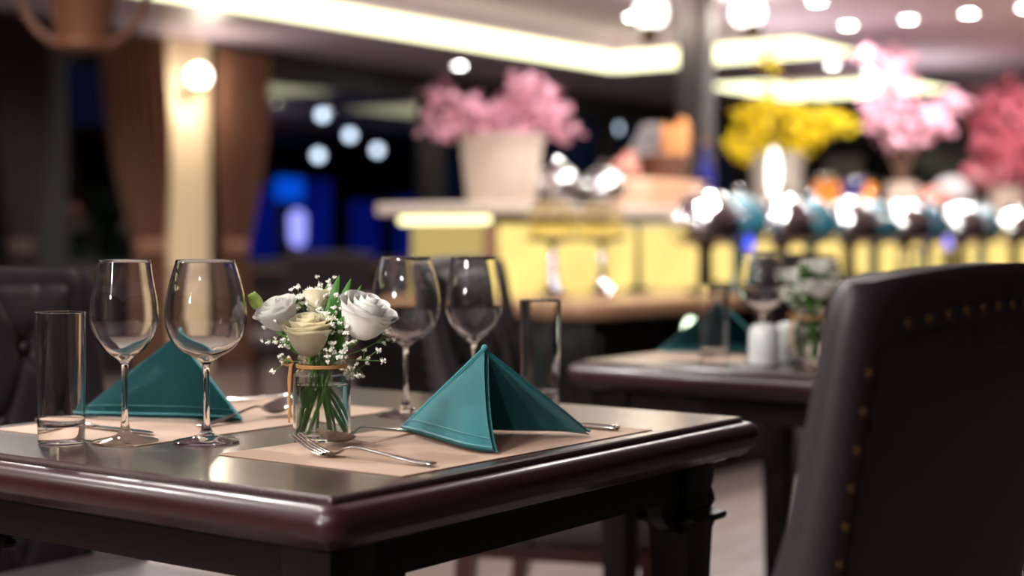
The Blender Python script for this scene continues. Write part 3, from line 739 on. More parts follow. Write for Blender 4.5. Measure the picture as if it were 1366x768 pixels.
# hanging wicker basket in a hoop
def hanging_basket():
    t = thing('hanging_basket', 'brown wicker basket hanging inside a cane hoop at the top left', 'basket', (4.20, 5.28, 1.80))
    b = MB()
    for k in range(16):
        z = 0.012 + 0.020 * k
        b.ring(0.085 + 0.055 * (z / 0.32), 0.0125, (0, 0, z), 40, 6, wob=0.003)
    b.lathe([(0.085, 0.0), (0.095, 0.01)], 40)
    b.obj('woven_body', 'wicker', t)
    MB().ring(0.098, 0.018, (0, 0, 0.0), 40, 8).obj('base_rim', 'wicker', t)
    MB().ring(0.145, 0.018, (0, 0, 0.33), 40, 8).obj('top_rim', 'wicker', t)
    for k in range(14):
        a = 2 * PI * k / 14
        MB().tube([(0.10 * math.cos(a), 0.10 * math.sin(a), 0), (0.152 * math.cos(a), 0.152 * math.sin(a), 0.33)], 0.006, 6).obj('stake', 'wicker', t)
    rot = Matrix.Rotation(HEAD - PI / 2, 3, 'Z') @ Matrix.Rotation(PI / 2, 3, 'X')
    MB().ring(0.27, 0.017, (0, 0, 0.255), 56, 8, rot).obj('hoop', 'wicker', t)
    MB().tube([(0, 0, 0.52), (0, 0, 0.70)], 0.006, 6).obj('hanging_cord', 'black_iron', t)
hanging_basket()

# ---------------------------------------------------------------- dining tables
TU0, TU1, TV0, TV1 = 1.06, 1.876, 0.983, 1.712
def rrect(x0, x1, y0, y1, o, r, z, n=5):
    lp = []
    for cx, cy_, a0 in ((x0 + r, y0 + r, PI), (x1 - r, y0 + r, 1.5 * PI), (x1 - r, y1 - r, 0), (x0 + r, y1 - r, 0.5 * PI)):
        for k in range(n):
            a = a0 + k / (n - 1) * PI / 2
            lp.append((cx + (r + o) * math.cos(a), cy_ + (r + o) * math.sin(a), z))
    return lp
def make_table(label):
    cx, cy_ = (TU0 + TU1) / 2, (TV0 + TV1) / 2
    t = thing('dining_table', label, 'table', (cx, cy_, 0), 0, 'mahogany dining tables')
    hx, hy = (TU1 - TU0) / 2, (TV1 - TV0) / 2
    MB().loops([rrect(-hx, hx, -hy, hy, o, 0.006, z) for o, z in ((-0.004, 0.735), (-0.002, 0.756), (-0.003, 0.7585), (-0.0055, TZ))]).obj('table_top', 'table_top', t, angle=25)
    prof = [(-0.03, 0.722), (-0.03, 0.750), (-0.002, 0.750), (0.000, 0.7525), (0.005, 0.7535), (0.011, 0.752), (0.016, 0.748), (0.0195, 0.741), (0.0205, 0.734), (0.019, 0.727), (0.015, 0.721), (0.008, 0.718), (0.004, 0.712), (-0.01, 0.706), (-0.03, 0.704)]
    MB().loops([rrect(-hx, hx, -hy, hy, o, 0.006, z, 6) for o, z in prof], False, False).obj('edge_moulding', 'mahogany', t, angle=50)
    ins = 0.03; s = 0.066
    for sx in (-1, 1):
        for sy in (-1, 1):
            lg = MB()
            X, Y = sx * (hx - ins - s / 2), sy * (hy - ins - s / 2)
            def sq(w, z): return rrect(X - w / 2, X + w / 2, Y - w / 2, Y + w / 2, 0, 0.004, z, 3)
            lg.loops([sq(s, 0.715), sq(s, 0.675), sq(s - 0.004, 0.668), sq(s + 0.002, 0.656), sq(s + 0.003, 0.648), sq(s - 0.004, 0.640), sq(s + 0.0, 0.637),
                      sq(s + 0.024, 0.634), sq(s + 0.027, 0.630), sq(s + 0.024, 0.625), sq(s + 0.004, 0.622), sq(s - 0.002, 0.612), sq(s - 0.006, 0.56), sq(0.052, 0.30), sq(0.042, 0.06), sq(0.046, 0.05), sq(0.046, 0.0)])
            lg.obj('leg', 'mahogany_shaded', t, angle=30)
    def apron(L):
        # local: along x, profile in z with bracketed ends
        a = L / 2; r = 0.055; pts = [(-a, 0.715), (a, 0.715), (a, 0.645 - 0.03)]
        for k in range(7):
            th = PI / 2 * k / 6
            pts.append((a - 0.004 - r * math.sin(th), 0.612 + 0.046 * (1 - math.cos(th)) ** 0.8))
        for k in range(6, -1, -1):
            th = PI / 2 * k / 6
            pts.append((-a + 0.004 + r * math.sin(th), 0.612 + 0.046 * (1 - math.cos(th)) ** 0.8))
        pts.append((-a, 0.645 - 0.03))
        return pts
    for sy in (-1, 1):
        L = 2 * (hx - ins - s); y = sy * (hy - ins - 0.022)
        MB().prism([(p, y - 0.011, z) for p, z in apron(L)], None, (0, 0.022, 0)).obj('apron', 'mahogany_shaded', t)
    for sx in (-1, 1):
        L = 2 * (hy - ins - s); x = sx * (hx - ins - 0.022)
        MB().prism([(x - 0.011, p, z) for p, z in apron(L)], None, (0.022, 0, 0)).obj('apron', 'mahogany_shaded', t)
    return t
tb = make_table('dark mahogany dining table laid in the foreground, sharply in focus')
TC = ((TU0 + TU1) / 2, (TV0 + TV1) / 2)
OFF2 = (1.48, -0.01); OFF3 = (2.88, -0.02)
copy_tree(tb, (TC[0] + OFF2[0], TC[1] + OFF2[1], 0), 0, 'blurred mahogany dining table with white shakers behind the foreground table')
copy_tree(tb, (TC[0] + OFF3[0], TC[1] + OFF3[1], 0), 0, 'third mahogany dining table hidden behind the foreground chair')

# ---------------------------------------------------------------- chairs
def make_chair(label, loc, rotz):
    t = thing('dining_chair', label, 'chair', loc, rotz, 'tufted leather dining chairs')
    H = 0.965
    def yo(z): return -0.19 - 0.09 * (z - 0.42) / 0.545
    def yf(z):
        k = max(0, (H - z) / 0.545)
        return yo(z) + 0.040 + 0.020 * k + 0.16 * max(0, k - 0.35) ** 1.6
    def hw(z): return 0.262 + 0.016 * (z - 0.42) / 0.545
    lev = [0.36, 0.42, 0.48, 0.55, 0.62, 0.69, 0.76, 0.83, 0.89, 0.93, 0.952, 0.962, H]
    lps = []
    for i, z in enumerate(lev):
        sh = 0.0
        if z > 0.94: sh = 0.008 * ((z - 0.94) / (H - 0.94)) ** 2
        w = hw(z) - sh; ya = yo(z) + sh; yb = yf(z) - sh * 0.8; yi = yo(z) + 0.038 - sh
        wi = w - 0.05
        r = 0.010
        lp = []
        nb = 8
        for k in range(nb + 1):                       # outer back left -> right, slight bow, crest rise
            u = -1 + 2 * k / nb
            lp.append((u * (w - r), ya - 0.014 * (1 - u * u), z))
        lp.append((w, ya + r, z)); lp.append((w + 0.002, (ya + yb) / 2, z)); lp.append((w, yb - 0.014, z)); lp.append((w - 0.012, yb, z)); lp.append((w - 0.032, yb - 0.004, z))
        lp.append((wi + 0.004, min(yb, yi + 0.02), z))
        for k in range(nb + 1):
            u = 1 - 2 * k / nb
            lp.append((u * (wi - 0.01), yi - 0.006 * (1 - u * u), z))
        lp.append((-wi - 0.004, min(yb, yi + 0.02), z)); lp.append((-w + 0.032, yb - 0.004, z)); lp.append((-w + 0.012, yb, z)); lp.append((-w, yb - 0.014, z)); lp.append((-w - 0.002, (ya + yb) / 2, z)); lp.append((-w, ya + r, z))
        crest = 0.012
        lp = [(x, y, zz + (crest * (1 - (x / hw(z)) ** 2) if z > 0.85 else 0) * min(1, (z - 0.85) / 0.1 if z > 0.85 else 0)) for x, y, zz in lp]
        lps.append(lp)
    bk = MB().loops(lps).obj('backrest', 'leather', t, angle=50)
    # outside back panel, slightly proud
    def pan(u, v):
        z = 0.40 + v * 0.515; x = (u - 0.5) * 2 * (hw(z) - 0.028)
        e = min(u, 1 - u, v, 1 - v)
        return Vector((x, yo(z) - 0.014 * (1 - (x / hw(z)) ** 2) - 0.004 * min(1, e * 20) - 0.001, z + 0.010 * v * (1 - (2 * u - 1) ** 2)))
    MB().sheet(pan, 20, 16).obj('outer_back_panel', 'leather', bk, angle=60)
    nail = MB().lathe_closed([(0, 0.004), (0.003, 0.0033), (0.0052, 0), (0, -0.001)], 10).mesh('nail_head', 'brass')
    spots = []
    for k in range(16):
        z = 0.42 + k * 0.0315
        for sx in (-1, 1): spots.append((sx * (hw(z) - 0.012), z))
    for k in range(1, 13): spots.append((-0.25 + 0.5 * k / 13, 0.927 + 0.011 * (1 - (2 * k / 13 - 1) ** 2)))
    for x, z in spots:
        link('nail_head', nail, bk, (x, yo(z) - 0.014 * (1 - (x / hw(z)) ** 2) - 0.002, z), (PI / 2 - 0.17, 0, 0))
    # tufted inner panel
    btn = []
    for j, z in enumerate((0.60, 0.72, 0.84)):
        for k in range(4 if j % 2 else 3):
            n = 4 if j % 2 else 3
            btn.append(((k - (n - 1) / 2) * 0.115, z))
    def tuft(u, v):
        z = 0.47 + v * 0.475; x = (u - 0.5) * 2 * (hw(z) - 0.058)
        e = min(min(u, 1 - u) * 6, min(v, 1 - v) * 8, 1) ** 0.5
        d = 0.016 * e
        for bx, bz in btn:
            q = math.hypot(x - bx, z - bz)
            d -= 0.017 * math.exp(-(q / 0.017) ** 1.3)
        for bx, bz in btn:                            # diagonal pleats
            for sx in (-1, 1):
                for szz in (-1, 1):
                    dx, dz = sx * 0.0575, szz * 0.12; ln = math.hypot(dx, dz)
                    tt = ((x - bx) * dx + (z - bz) * dz) / ln / ln
                    if 0 < tt < 1:
                        q = abs((x - bx) * dz - (z - bz) * dx) / ln
                        d -= 0.004 * math.exp(-(q / 0.006) ** 2)
        return Vector((x, yo(z) + 0.036 + d, z))
    ip = MB().sheet(tuft, 56, 56).obj('tufted_panel', 'leather', t, angle=80)
    bm_ = MB().ball((0, 0, 0), 0.0105, 2, (1, 0.6, 1)).mesh('button', 'leather')
    for bx, bz in btn: link('button', bm_, ip, (bx, yo(bz) + 0.040, bz))
    # seat
    sl = []
    for z, o, in ((0.365, -0.012), (0.372, 0.0), (0.42, 0.002), (0.455, 0.0), (0.475, -0.012), (0.482, -0.028), (0.486, -0.048)):
        sl.append(rrect(-0.25, 0.25, -0.20, 0.275, o, 0.05, z, 6))
    MB().loops(sl).obj('seat', 'leather_seat', t, angle=60)
    pp = [(*p[:2], 0.447) for p in rrect(-0.25, 0.25, -0.12, 0.275, 0.003, 0.05, 0, 6)]
    MB().tube(pp + pp[:1], 0.005, 6).obj('seat_piping', 'piping', t)
    MB().box((0, 0.035, 0.345), (0.46, 0.44, 0.05), 0.006).obj('seat_rail', 'dark_wood', t)
    for sx in (-1, 1):
        def sqf(x, y, w, z): return [(x - w / 2, y - w / 2, z), (x + w / 2, y - w / 2, z), (x + w / 2, y + w / 2, z), (x - w / 2, y + w / 2, z)]
        MB().loops([sqf(sx * 0.215, 0.235, 0.042, 0.365), sqf(sx * 0.215, 0.235, 0.040, 0.2), sqf(sx * 0.215, 0.235, 0.028, 0.0)]).obj('leg', 'dark_wood', t, angle=20)
        MB().loops([sqf(sx * 0.215, -0.165, 0.042, 0.40), sqf(sx * 0.215, -0.18, 0.038, 0.2), sqf(sx * 0.215, -0.225, 0.03, 0.0)]).obj('leg', 'dark_wood', t, angle=20)
    return t
chair = make_chair('dark tufted leather chair seen from behind, big in the right foreground', (1.432, 0.774, 0), 0)
copy_tree(chair, (1.47, 1.93, 0), PI, 'dark tufted leather chair facing us beyond the left end of the foreground table', None, (1, 1, 0.978))
copy_tree(chair, (2.90, 1.96, 0), PI + 0.33, 'dark leather chair between the foreground table and the blurred shaker table', None, (1, 1, 0.985))
copy_tree(chair, (4.34, 1.85, 0), PI, 'dark leather chair behind the shaker table, partly behind its flowers', None, (1, 1, 0.98))
copy_tree(chair, (6.7, 6.4, 0), -0.3, 'dark leather chair far off before the window, left of the buffet', None, (1, 1, 0.95))
copy_tree(chair, (7.5, 6.9, 0), 2.6, 'dark leather chair far off by the window, nearer the right curtain', None, (1, 1, 0.9))

# ---------------------------------------------------------------- place mats
def placemat(label, cx, cy_, rot, w=0.47, h=0.268):
    o = MB().box((0, 0, 0), (w, h, 0.0012), 0.0004, 1).obj('placemat', 'kraft', None, (cx, cy_, TZ + 0.0007), (0, 0, rot))
    return tag(o, label, 'placemat', 'kraft paper placemats')
placemat('kraft paper placemat under the right napkin, fork and spoon', 1.435, 1.143, -0.012, 0.478)
placemat('kraft paper placemat under the left napkin behind the wine glasses', 1.425, 1.542, 0.0)
placemat('blurred kraft paper placemat under the napkin of the shaker table', 2.90, 1.54, 0.0)
placemat('blurred kraft paper placemat on the near side of the shaker table', 2.92, 1.13, 0.0)
MZ = TZ + 0.0014

# ---------------------------------------------------------------- napkins
def make_napkin(label, loc, rotz):
    """tent folded napkin: ridge foot at +y, open mouth towards -y. local origin under the apex"""
    t = thing('napkin', label, 'napkin', loc, rotz, 'teal tent folded napkins')
    A = Vector((0, 0.0, 0.1085)); B = Vector((-0.004, 0.126, 0.004)); 
    for sx, nm in ((-1, 'left_fold'), (1, 'right_fold')):
        F = Vector((sx * (0.108 if sx > 0 else 0.118), -0.085, 0.004))
        def panel(off, k, sx=sx, F=F):
            def fn(u, v):
                # u: ridge (0) .. mouth (1) along base,  v: base .. apex
                base = B.lerp(F, u); top = A
                p = base.lerp(top, v)
                n = (F - B).cross(A - B).normalized() * (-sx)
                n = -n if n.x * sx < 0 else n
                bulge = 0.010 * math.sin(PI * u) * (1 - v) * math.sin(PI * min(1, v + 0.25)) + 0.0025 * math.sin(u * 9 + v * 4) * (1 - v) * u
                curl = 0.0
                p = p + n * (bulge + off)
                e = max(0, (u - 0.82) / 0.18) * (1 - v) ** 2
                p = p + Vector((-sx * 0.016 * e * e, -0.006 * e, 0.0))
                p.z = max(p.z, 0.0025)
                return p
            return fn
        m = MB().sheet(panel(0.0, 1), 26, 22, 0.0035)
        f = m.obj('fold', 'teal', t, angle=70)
        MB().sheet(panel(-0.0065, 0.9), 26, 22, 0.0028).obj('inner_layer', 'teal', f, angle=70)
        # rolled hem along the base
        pf = panel(0.001, 1)
        MB().tube([pf(u / 24, 0.012) + Vector((0, 0, 0.0012)) for u in range(0, 25)], 0.0012, 8).obj('rolled_hem', 'teal_stitch', f, angle=80)
        MB().tube([pf(u / 24, 0.115) + Vector((sx * 0.0012, 0, 0)) for u in range(0, 25)], 0.0004, 6).obj('stitch_line', 'teal_stitch', f, angle=80)
    MB().tube([B.lerp(A, k / 8) + Vector((0, 0.0005, 0.0005)) for k in range(9)], 0.0015, 8).obj('ridge_fold', 'teal', t, angle=80)
    MB().ball((0, 0, 0.1085), 0.0042, 2).obj('peak', 'teal', t)
    return t
nap = make_napkin('teal tent folded napkin standing on the right placemat, open side dark', (1.475, 1.120, MZ), 0)
copy_tree(nap, (1.420, 1.597, MZ), PI - 0.06, 'teal tent folded napkin standing behind the two left wine glasses')
copy_tree(nap, (2.885, 1.575, MZ), PI - 0.06, 'blurred teal tent folded napkin on the shaker table')

# ---------------------------------------------------------------- glassware
def dense(prof, n=4):
    P = [Vector((r, z, 0)) for r, z in prof]
    return [(max(0, p.x), p.y) for p in smooth_path(P, n)]
def wine_mesh(rmax, rrim, zmax, H=0.2145):
    k = rmax / 0.0477
    sm = 1.0 if rmax > 0.045 else 0.9                 # the small bowl is rounder below
    bp = [(0.0045, 0.0920), (0.0075 * k, 0.0950), (0.0150 * k * sm, 0.1002), (0.0262 * k * sm, 0.1060), (0.0350 * k * sm, 0.1130), (0.0422 * k * (sm + 1) / 2, 0.1240), (0.0468 * k, 0.1390), (0.0477 * k, 0.1520), (0.0455 * k, 0.1710), (0.0412 * k, 0.1905), (rrim, H)]
    outer_bowl = dense(bp, 4)
    inner = [(max(0, r - (0.0011 + 0.0010 * max(0, 1 - (z - 0.095) / 0.05))), z + (0.0036 * max(0, 1 - (z - 0.092) / 0.03))) for r, z in outer_bowl]
    inner = [p for p in inner if p[0] > 0.004]
    foot = [(0, 0), (0.0365, 0.0), (0.0387, 0.0012), (0.0387, 0.0022), (0.034, 0.0038), (0.020, 0.0062), (0.010, 0.0095), (0.0058, 0.0155), (0.0041, 0.026), (0.0035, 0.045), (0.0035, 0.075)]
    prof = foot[:1] + foot[1:] + outer_bowl + [(rrim - 0.0002, H + 0.0005), (rrim - 0.0008, H + 0.0005)] + list(reversed(inner)) + [(0, inner[0][1] - 0.0004)]
    return MB().lathe_closed(prof, 64).mesh('wine_glass', 'glass', 60)
WG_L = wine_mesh(0.0477, 0.0342, 0.141); WG_S = wine_mesh(0.0398, 0.0312, 0.146)
def glass_obj(me, name, label, x, y, grp, z=TZ):
    o = link(name, me, None, (x, y, z + 0.0003)); return tag(o, label, 'glass', grp)
G1 = 'wine glasses'
glass_obj(WG_S, 'wine_glass', 'smaller stemmed wine glass left of the pair before the left napkin', 1.207, 1.448, G1)
glass_obj(WG_L, 'wine_glass', 'large stemmed wine glass right of the pair before the left napkin', 1.264, 1.371, G1)
glass_obj(WG_L, 'wine_glass', 'large stemmed wine glass just right of the white flowers', 1.624, 1.368, G1)
glass_obj(WG_S, 'wine_glass', 'smaller stemmed wine glass rising behind the right napkin', 1.716, 1.322, G1)
glass_obj(WG_L, 'wine_glass', 'blurred wine glass above the white shakers on the second table', 2.735, 1.398, G1)
glass_obj(WG_L, 'wine_glass', 'blurred wine glass showing only its rim over the foreground chair', 4.00, 1.60, G1)
def tumbler_mesh():
    H = 0.154; r0, r1 = 0.0268, 0.0292
    rr = lambda z: r0 + (r1 - r0) * z / H
    prof = [(0, 0.0012), (r0 - 0.006, 0.0008), (r0 - 0.002, 0.0), (r0, 0.0015)] + [(rr(z), z) for z in (0.004, 0.01, 0.03, 0.06, 0.1, 0.13, H - 0.004, H - 0.0018, H - 0.0009)] + [(r1 - 0.0007, H)]
    prof += [(rr(z) - 0.0017, z) for z in (H - 0.0009, H - 0.0018, H - 0.004, 0.13, 0.08, 0.05, 0.030, 0.0255)] + [(r0 - 0.0028, 0.0228), (r0 - 0.007, 0.0195), (0, 0.0185)]
    return MB().lathe_closed(prof, 64).mesh('tumbler', 'glass', 50)
TM = tumbler_mesh()
G2 = 'tall straight tumblers'
glass_obj(TM, 'tumbler', 'tall straight clear tumbler left of the two front wine glasses', 1.160, 1.505, G2)
glass_obj(TM, 'tumbler', 'tall straight clear tumbler behind the right teal napkin', 1.786, 1.258, G2)
glass_obj(TM, 'tumbler', 'blurred tall tumbler before the napkin on the second table', 2.630, 1.447, G2)

# ---------------------------------------------------------------- cutlery
def rail(stations, seg=10):
    """stations: (pos along x, z, half width, half thickness)"""
    lps = []
    for x, z, w, h in stations:
        lps.append([(x, w * math.cos(2 * PI * k / seg), z + h * math.sin(2 * PI * k / seg)) for k in range(seg)])
    return lps
def refine(st, n=5):
    a = smooth_path([Vector(s[:3]) for s in st], n); b = smooth_path([Vector((s[3], 0, 0)) for s in st], n)
    return [(p.x, p.y, p.z, q.x) for p, q in zip(a, b)]
def fork_mesh():
    b = MB()
    b.loops(rail(refine([(-0.096, 0.0036, 0.0035, 0.0014), (-0.093, 0.0036, 0.0065, 0.0022), (-0.07, 0.0042, 0.0060, 0.0022), (-0.03, 0.0085, 0.0036, 0.0019), (0.005, 0.0125, 0.0026, 0.0018), (0.020, 0.0118, 0.0030, 0.0016), (0.028, 0.0085, 0.0055, 0.0013), (0.036, 0.0045, 0.0105, 0.0010), (0.044, 0.0026, 0.0120, 0.0009), (0.052, 0.0032, 0.0122, 0.0009)])))
    for k in range(4):
        y = -0.0098 + 0.00653 * k
        b.loops([[(x, y * sc_ + w * math.cos(2 * PI * q / 8), z + 0.0009 * math.sin(2 * PI * q / 8)) for q in range(8)] for x, z, w, sc_ in ((0.050, 0.0030, 0.0026, 1), (0.058, 0.0048, 0.0022, 1), (0.070, 0.0090, 0.0019, 1.0), (0.082, 0.0145, 0.0016, 1.0), (0.093, 0.0200, 0.0011, 1.0), (0.0955, 0.0212, 0.0004, 1.0))])
    return b.mesh('fork', 'steel', 70)
def spoon_mesh():
    b = MB()
    a_, c_ = 0.0300, 0.0205                    # bowl half length, half width, centred x=0.055
    tilt = 0.26
    def bowl(u, v):
        th = 2 * PI * u; r = v
        x = a_ * r * math.cos(th); y = c_ * r * math.sin(th) * (1 - 0.16 * math.cos(th))
        z = -0.0112 * (1 - r ** 2.2)
        return Vector((0.061 + x * math.cos(tilt) - z * math.sin(tilt) * 0.4, y, 0.0165 + z + x * math.sin(tilt)))
    b.sheet(lambda u, v: bowl(u, 0.02 + 0.98 * v), 40, 12, -0.0011, True)
    b.loops(rail(refine([(0.0335, 0.0100, 0.0042, 0.0010), (0.026, 0.0128, 0.0026, 0.0016), (0.016, 0.0165, 0.0022, 0.0018), (0.0, 0.0160, 0.0023, 0.0018), (-0.035, 0.0100, 0.0036, 0.0019), (-0.08, 0.0040, 0.0062, 0.0022), (-0.099, 0.0034, 0.0062, 0.0021), (-0.102, 0.0034, 0.0035, 0.0013)])))
    return b.mesh('spoon', 'steel', 70)
def knife_mesh():
    b = MB()
    b.loops(rail(refine([(-0.108, 0.0040, 0.004, 0.002), (-0.105, 0.0040, 0.0075, 0.0034), (-0.07, 0.0040, 0.0072, 0.0034), (-0.02, 0.0038, 0.0055, 0.0030), (0.0, 0.0036, 0.0060, 0.0022), (0.006, 0.0034, 0.0075, 0.0014)])))
    b.loops([[(x, y0, 0.0034), (x, (y0 + y1) / 2, 0.0041), (x, y1, 0.0034), (x, (y0 + y1) / 2, 0.0027)] for x, y0, y1 in ((0.0, -0.006, 0.007), (0.02, -0.0068, 0.009), (0.06, -0.0070, 0.010), (0.095, -0.0070, 0.0085), (0.112, -0.0068, 0.003), (0.118, -0.0066, -0.004))])
    return b.mesh('knife', 'steel', 50)
FK, SP, KN = fork_mesh(), spoon_mesh(), knife_mesh()
def lay(me, name, label, x, y, rz, rx=0.0, z=MZ, cat=None):
    o = link(name, me, None, (x, y, z), (rx, 0, rz)); return tag(o, label, cat or name, 'steel cutlery')
lay(FK, 'fork', 'steel fork on the right placemat, tines towards the flower jar', 1.256, 1.119, PI / 2 + 0.05)
lay(SP, 'spoon', 'steel spoon lying between flower jar and right napkin, bowl showing its brown underside', 1.378, 1.220, PI + 0.06, 0.0)
lay(KN, 'knife', 'steel knife under the right napkin, handle end showing', 1.634, 1.142, PI / 2)
lay(SP, 'spoon', 'steel spoon left of the flower jar, bright hollow bowl', 1.446, 1.484, 0.10, 0.0)
lay(KN, 'knife', 'steel knife before the left napkin, behind the tumbler and wine glass', 1.265, 1.580, -PI / 2)
lay(FK, 'fork', 'steel fork at the far end of the left placemat', 1.615, 1.590, -PI / 2 + 0.25)

# ---------------------------------------------------------------- flower jar and flowers
def make_jar(label, x, y):
    t = thing('flower_jar', label, 'jar', (x, y, TZ), 0, 'glass flower jars')
    R = 0.034
    o = dense([(R - 0.004, 0.0), (R, 0.004), (R, 0.03), (R, 0.072), (R - 0.001, 0.080), (R - 0.005, 0.086), (R - 0.006, 0.090), (R - 0.0045, 0.093), (R - 0.006, 0.096), (R - 0.0045, 0.099), (R - 0.006, 0.102), (R - 0.005, 0.106)], 3)
    i = [(r - 0.0024, max(z, 0.006)) for r, z in reversed(o) if z > 0.004]
    MB().lathe_closed([(0, 0.0015), (R - 0.010, 0.0012)] + o + [(R - 0.0062, 0.1068)] + i + [(R - 0.009, 0.0052), (0, 0.0056)], 56).obj('jar_glass', 'glass2', t, (0, 0, 0.0003), angle=60)
    Rw = R - 0.0028
    MB().lathe_closed([(0, 0.0062), (Rw - 0.004, 0.0062), (Rw, 0.0085), (Rw, 0.0672), (Rw - 0.002, 0.0660), (0, 0.0658)], 48).obj('water', 'water', t, angle=50)
    tw = MB()
    tw.ring(R - 0.0046, 0.0011, (0, 0, 0.0880), 48, 6, wob=0.0003); tw.ring(R - 0.0044, 0.0011, (0, 0, 0.0902), 48, 6, wob=0.0003)
    tw.obj('twine', 'twine', t)
    k = RT * -0.033 + FW * -0.006
    for n, pts in enumerate(([(0, 0, 0.093), (-0.006, 0, 0.098), (-0.012, 0, 0.092), (-0.005, 0, 0.090), (0, 0, 0.092)], [(-0.003, 0, 0.092), (-0.0055, 0.001, 0.075), (-0.005, 0.0, 0.05), (-0.0055, 0, 0.022)], [(-0.002, 0, 0.092), (-0.0035, -0.002, 0.07), (-0.004, -0.001, 0.045), (-0.003, -0.002, 0.028)])):
        MB().tube(smooth_path([k + RT * p[0] + FW * p[1] + UPV * p[2] for p in pts], 6), 0.0014, 6).obj('twine_bow' if n == 0 else 'twine_tail', 'twine', t)
    return t
JX, JY = 1.358, 1.274
jar = make_jar('clear glass jar of water with a twine bow holding white flowers', JX, JY)
copy_tree(jar, (2.745, 1.300, TZ), 0, 'blurred glass flower jar beside the white shakers')

def petal(parent, m, th, r0, r1, h, wid, open_, curl, rr, z0=0.0, name='petal'):
    """one cupped petal; th = azimuth"""
    ph = rr.uniform(0, 6); am = rr.uniform(0.5, 1.2)
    def fn(u, v):
        edge = (u - 0.5) * 2
        a = (u - 0.5) * wid * (0.40 + 0.60 * min(1, v / 0.45) ** 0.6)
        rad = r0 + (r1 - r0) * math.sin(min(1, v * 1.15) * PI / 2) ** 0.6
        rad += open_ * max(0, v - 0.5) ** 2 * 4.0 + curl * max(0, v - 0.85) * 2.0 - 0.05 * r1 * edge * edge
        z = z0 + h * v ** 1.15 * (1 - 0.09 * abs(edge) ** 3 * v) - open_ * 1.2 * max(0, v - 0.7) ** 2 * 4
        w = 0.038 * r1 * am * (math.sin(u * 7 + ph) + 0.45 * math.sin(u * 15 + 2 * ph)) * v ** 3
        rad += w
        return Vector((rad * math.cos(th + a), rad * math.sin(th + a), z + w * 0.9))
    return MB().sheet(fn, 16, 10, 0.0006).obj(name, m, parent, angle=80)
def rose(name, label, head, tilt_dir, tilt, r, h, m, foot, seed, open_=0.006, layers=((3, 0.30), (4, 0.52), (5, 0.78), (5, 0.95), (4, 1.02))):
    """head: world centre of flower base; foot: bottom end of the stem (world)."""
    rr = random.Random(seed)
    t = thing(name, label, 'flower', head, 0, 'white flowers in the front jar')
    hd = Matrix.Rotation(tilt, 3, Vector(tilt_dir).cross(UPV).normalized() * -1)
    n = 0
    for li, (cnt, k) in enumerate(layers):
        for i in range(cnt):
            th = 2 * PI * (i + 0.37 * li) / cnt + rr.uniform(-0.15, 0.15)
            p = petal(t, m, th, r * 0.10, r * k * rr.uniform(0.95, 1.05), h * (1.04 - 0.14 * k + rr.uniform(-0.11, 0.06) * k), 2 * PI / cnt * 1.7, open_ * k * k, 0.006 * k, rr, z0=-h * 0.02 * li)
            p.rotation_euler = hd.to_euler()
    cal = MB().lathe_closed([(0, -0.006), (r * 0.18, -0.004), (r * 0.34, 0.002), (r * 0.40, 0.008), (0, 0.004)], 16)
    cal.obj('calyx', 'bud', t, rot=hd.to_euler())
    f = Vector(foot) - Vector(head); d0 = hd @ Vector((0, 0, -0.02))
    neck = Vector((JX, JY, TZ + 0.104)) - Vector(head)
    nd = Vector((f.x, f.y, 0)); 
    j = (Vector(head) - Vector((JX, JY, 0))); j.z = 0
    if j.length > 0.018: neck += j.normalized() * 0.018
    else: neck += j
    MB().tube(smooth_path([(0, 0, -0.002), d0 * 0.6, neck * 0.6 + d0 * 0.3, neck, neck.lerp(f, 0.5), f], 5), 0.0021, 8).obj('stem', 'stem', t)
    return t
def jp(r, f, z): return Vector((JX, JY, 0)) + RT * r + FW * f + UPV * z
zb = TZ + 0.010
rose('white_lisianthus', 'white ruffled flower on the left of the jar', jp(-0.043, -0.006, 0.895), RT * -1 + FW * -0.8, 0.5, 0.0225, 0.038, 'petal_w', jp(0.020, 0.006, zb), 1, 0.004, ((3, 0.25), (4, 0.45), (5, 0.68), (5, 0.88), (5, 1.0)))
rose('cream_lisianthus', 'cream cupped flower at the front centre of the jar', jp(-0.011, -0.030, 0.866), FW * -1, 0.20, 0.0232, 0.049, 'petal_c', jp(-0.022, 0.004, zb), 2, 0.004)
rose('large_white_lisianthus', 'largest white flower leaning to the right over the jar', jp(0.044, -0.006, 0.887), RT * 1 + FW * -0.6, 0.45, 0.0285, 0.050, 'petal_w', jp(-0.012, -0.018, zb), 3, 0.005, ((3, 0.25), (4, 0.45), (5, 0.65), (6, 0.85), (6, 1.0), (5, 1.06)))
rose('pale_bud_flower', 'small pale cream bud flower rising at the back centre', jp(-0.008, 0.012, 0.908), FW, 0.1, 0.0145, 0.034, 'petal_c', jp(0.010, -0.012, zb), 4, 0.002, ((3, 0.4), (4, 0.9)))
o = thing('green_bud', 'closed green bud at the far left of the bouquet', 'flower', jp(-0.073, 0.004, 0.915))
hd = Matrix.Rotation(0.5, 3, (RT * -1).cross(UPV) * -1)
for k in range(5):
    rr = random.Random(20 + k)
    p = petal(o, 'bud', 2 * PI * k / 5, 0.002, 0.0085, 0.021, 2.2, -0.004, 0, rr); p.rotation_euler = hd.to_euler()
MB().lathe_closed([(0, 0), (0.005, 0.002), (0.0078, 0.009), (0.006, 0.018), (0, 0.022)], 14).obj('bud_core', 'bud', o, rot=hd.to_euler())
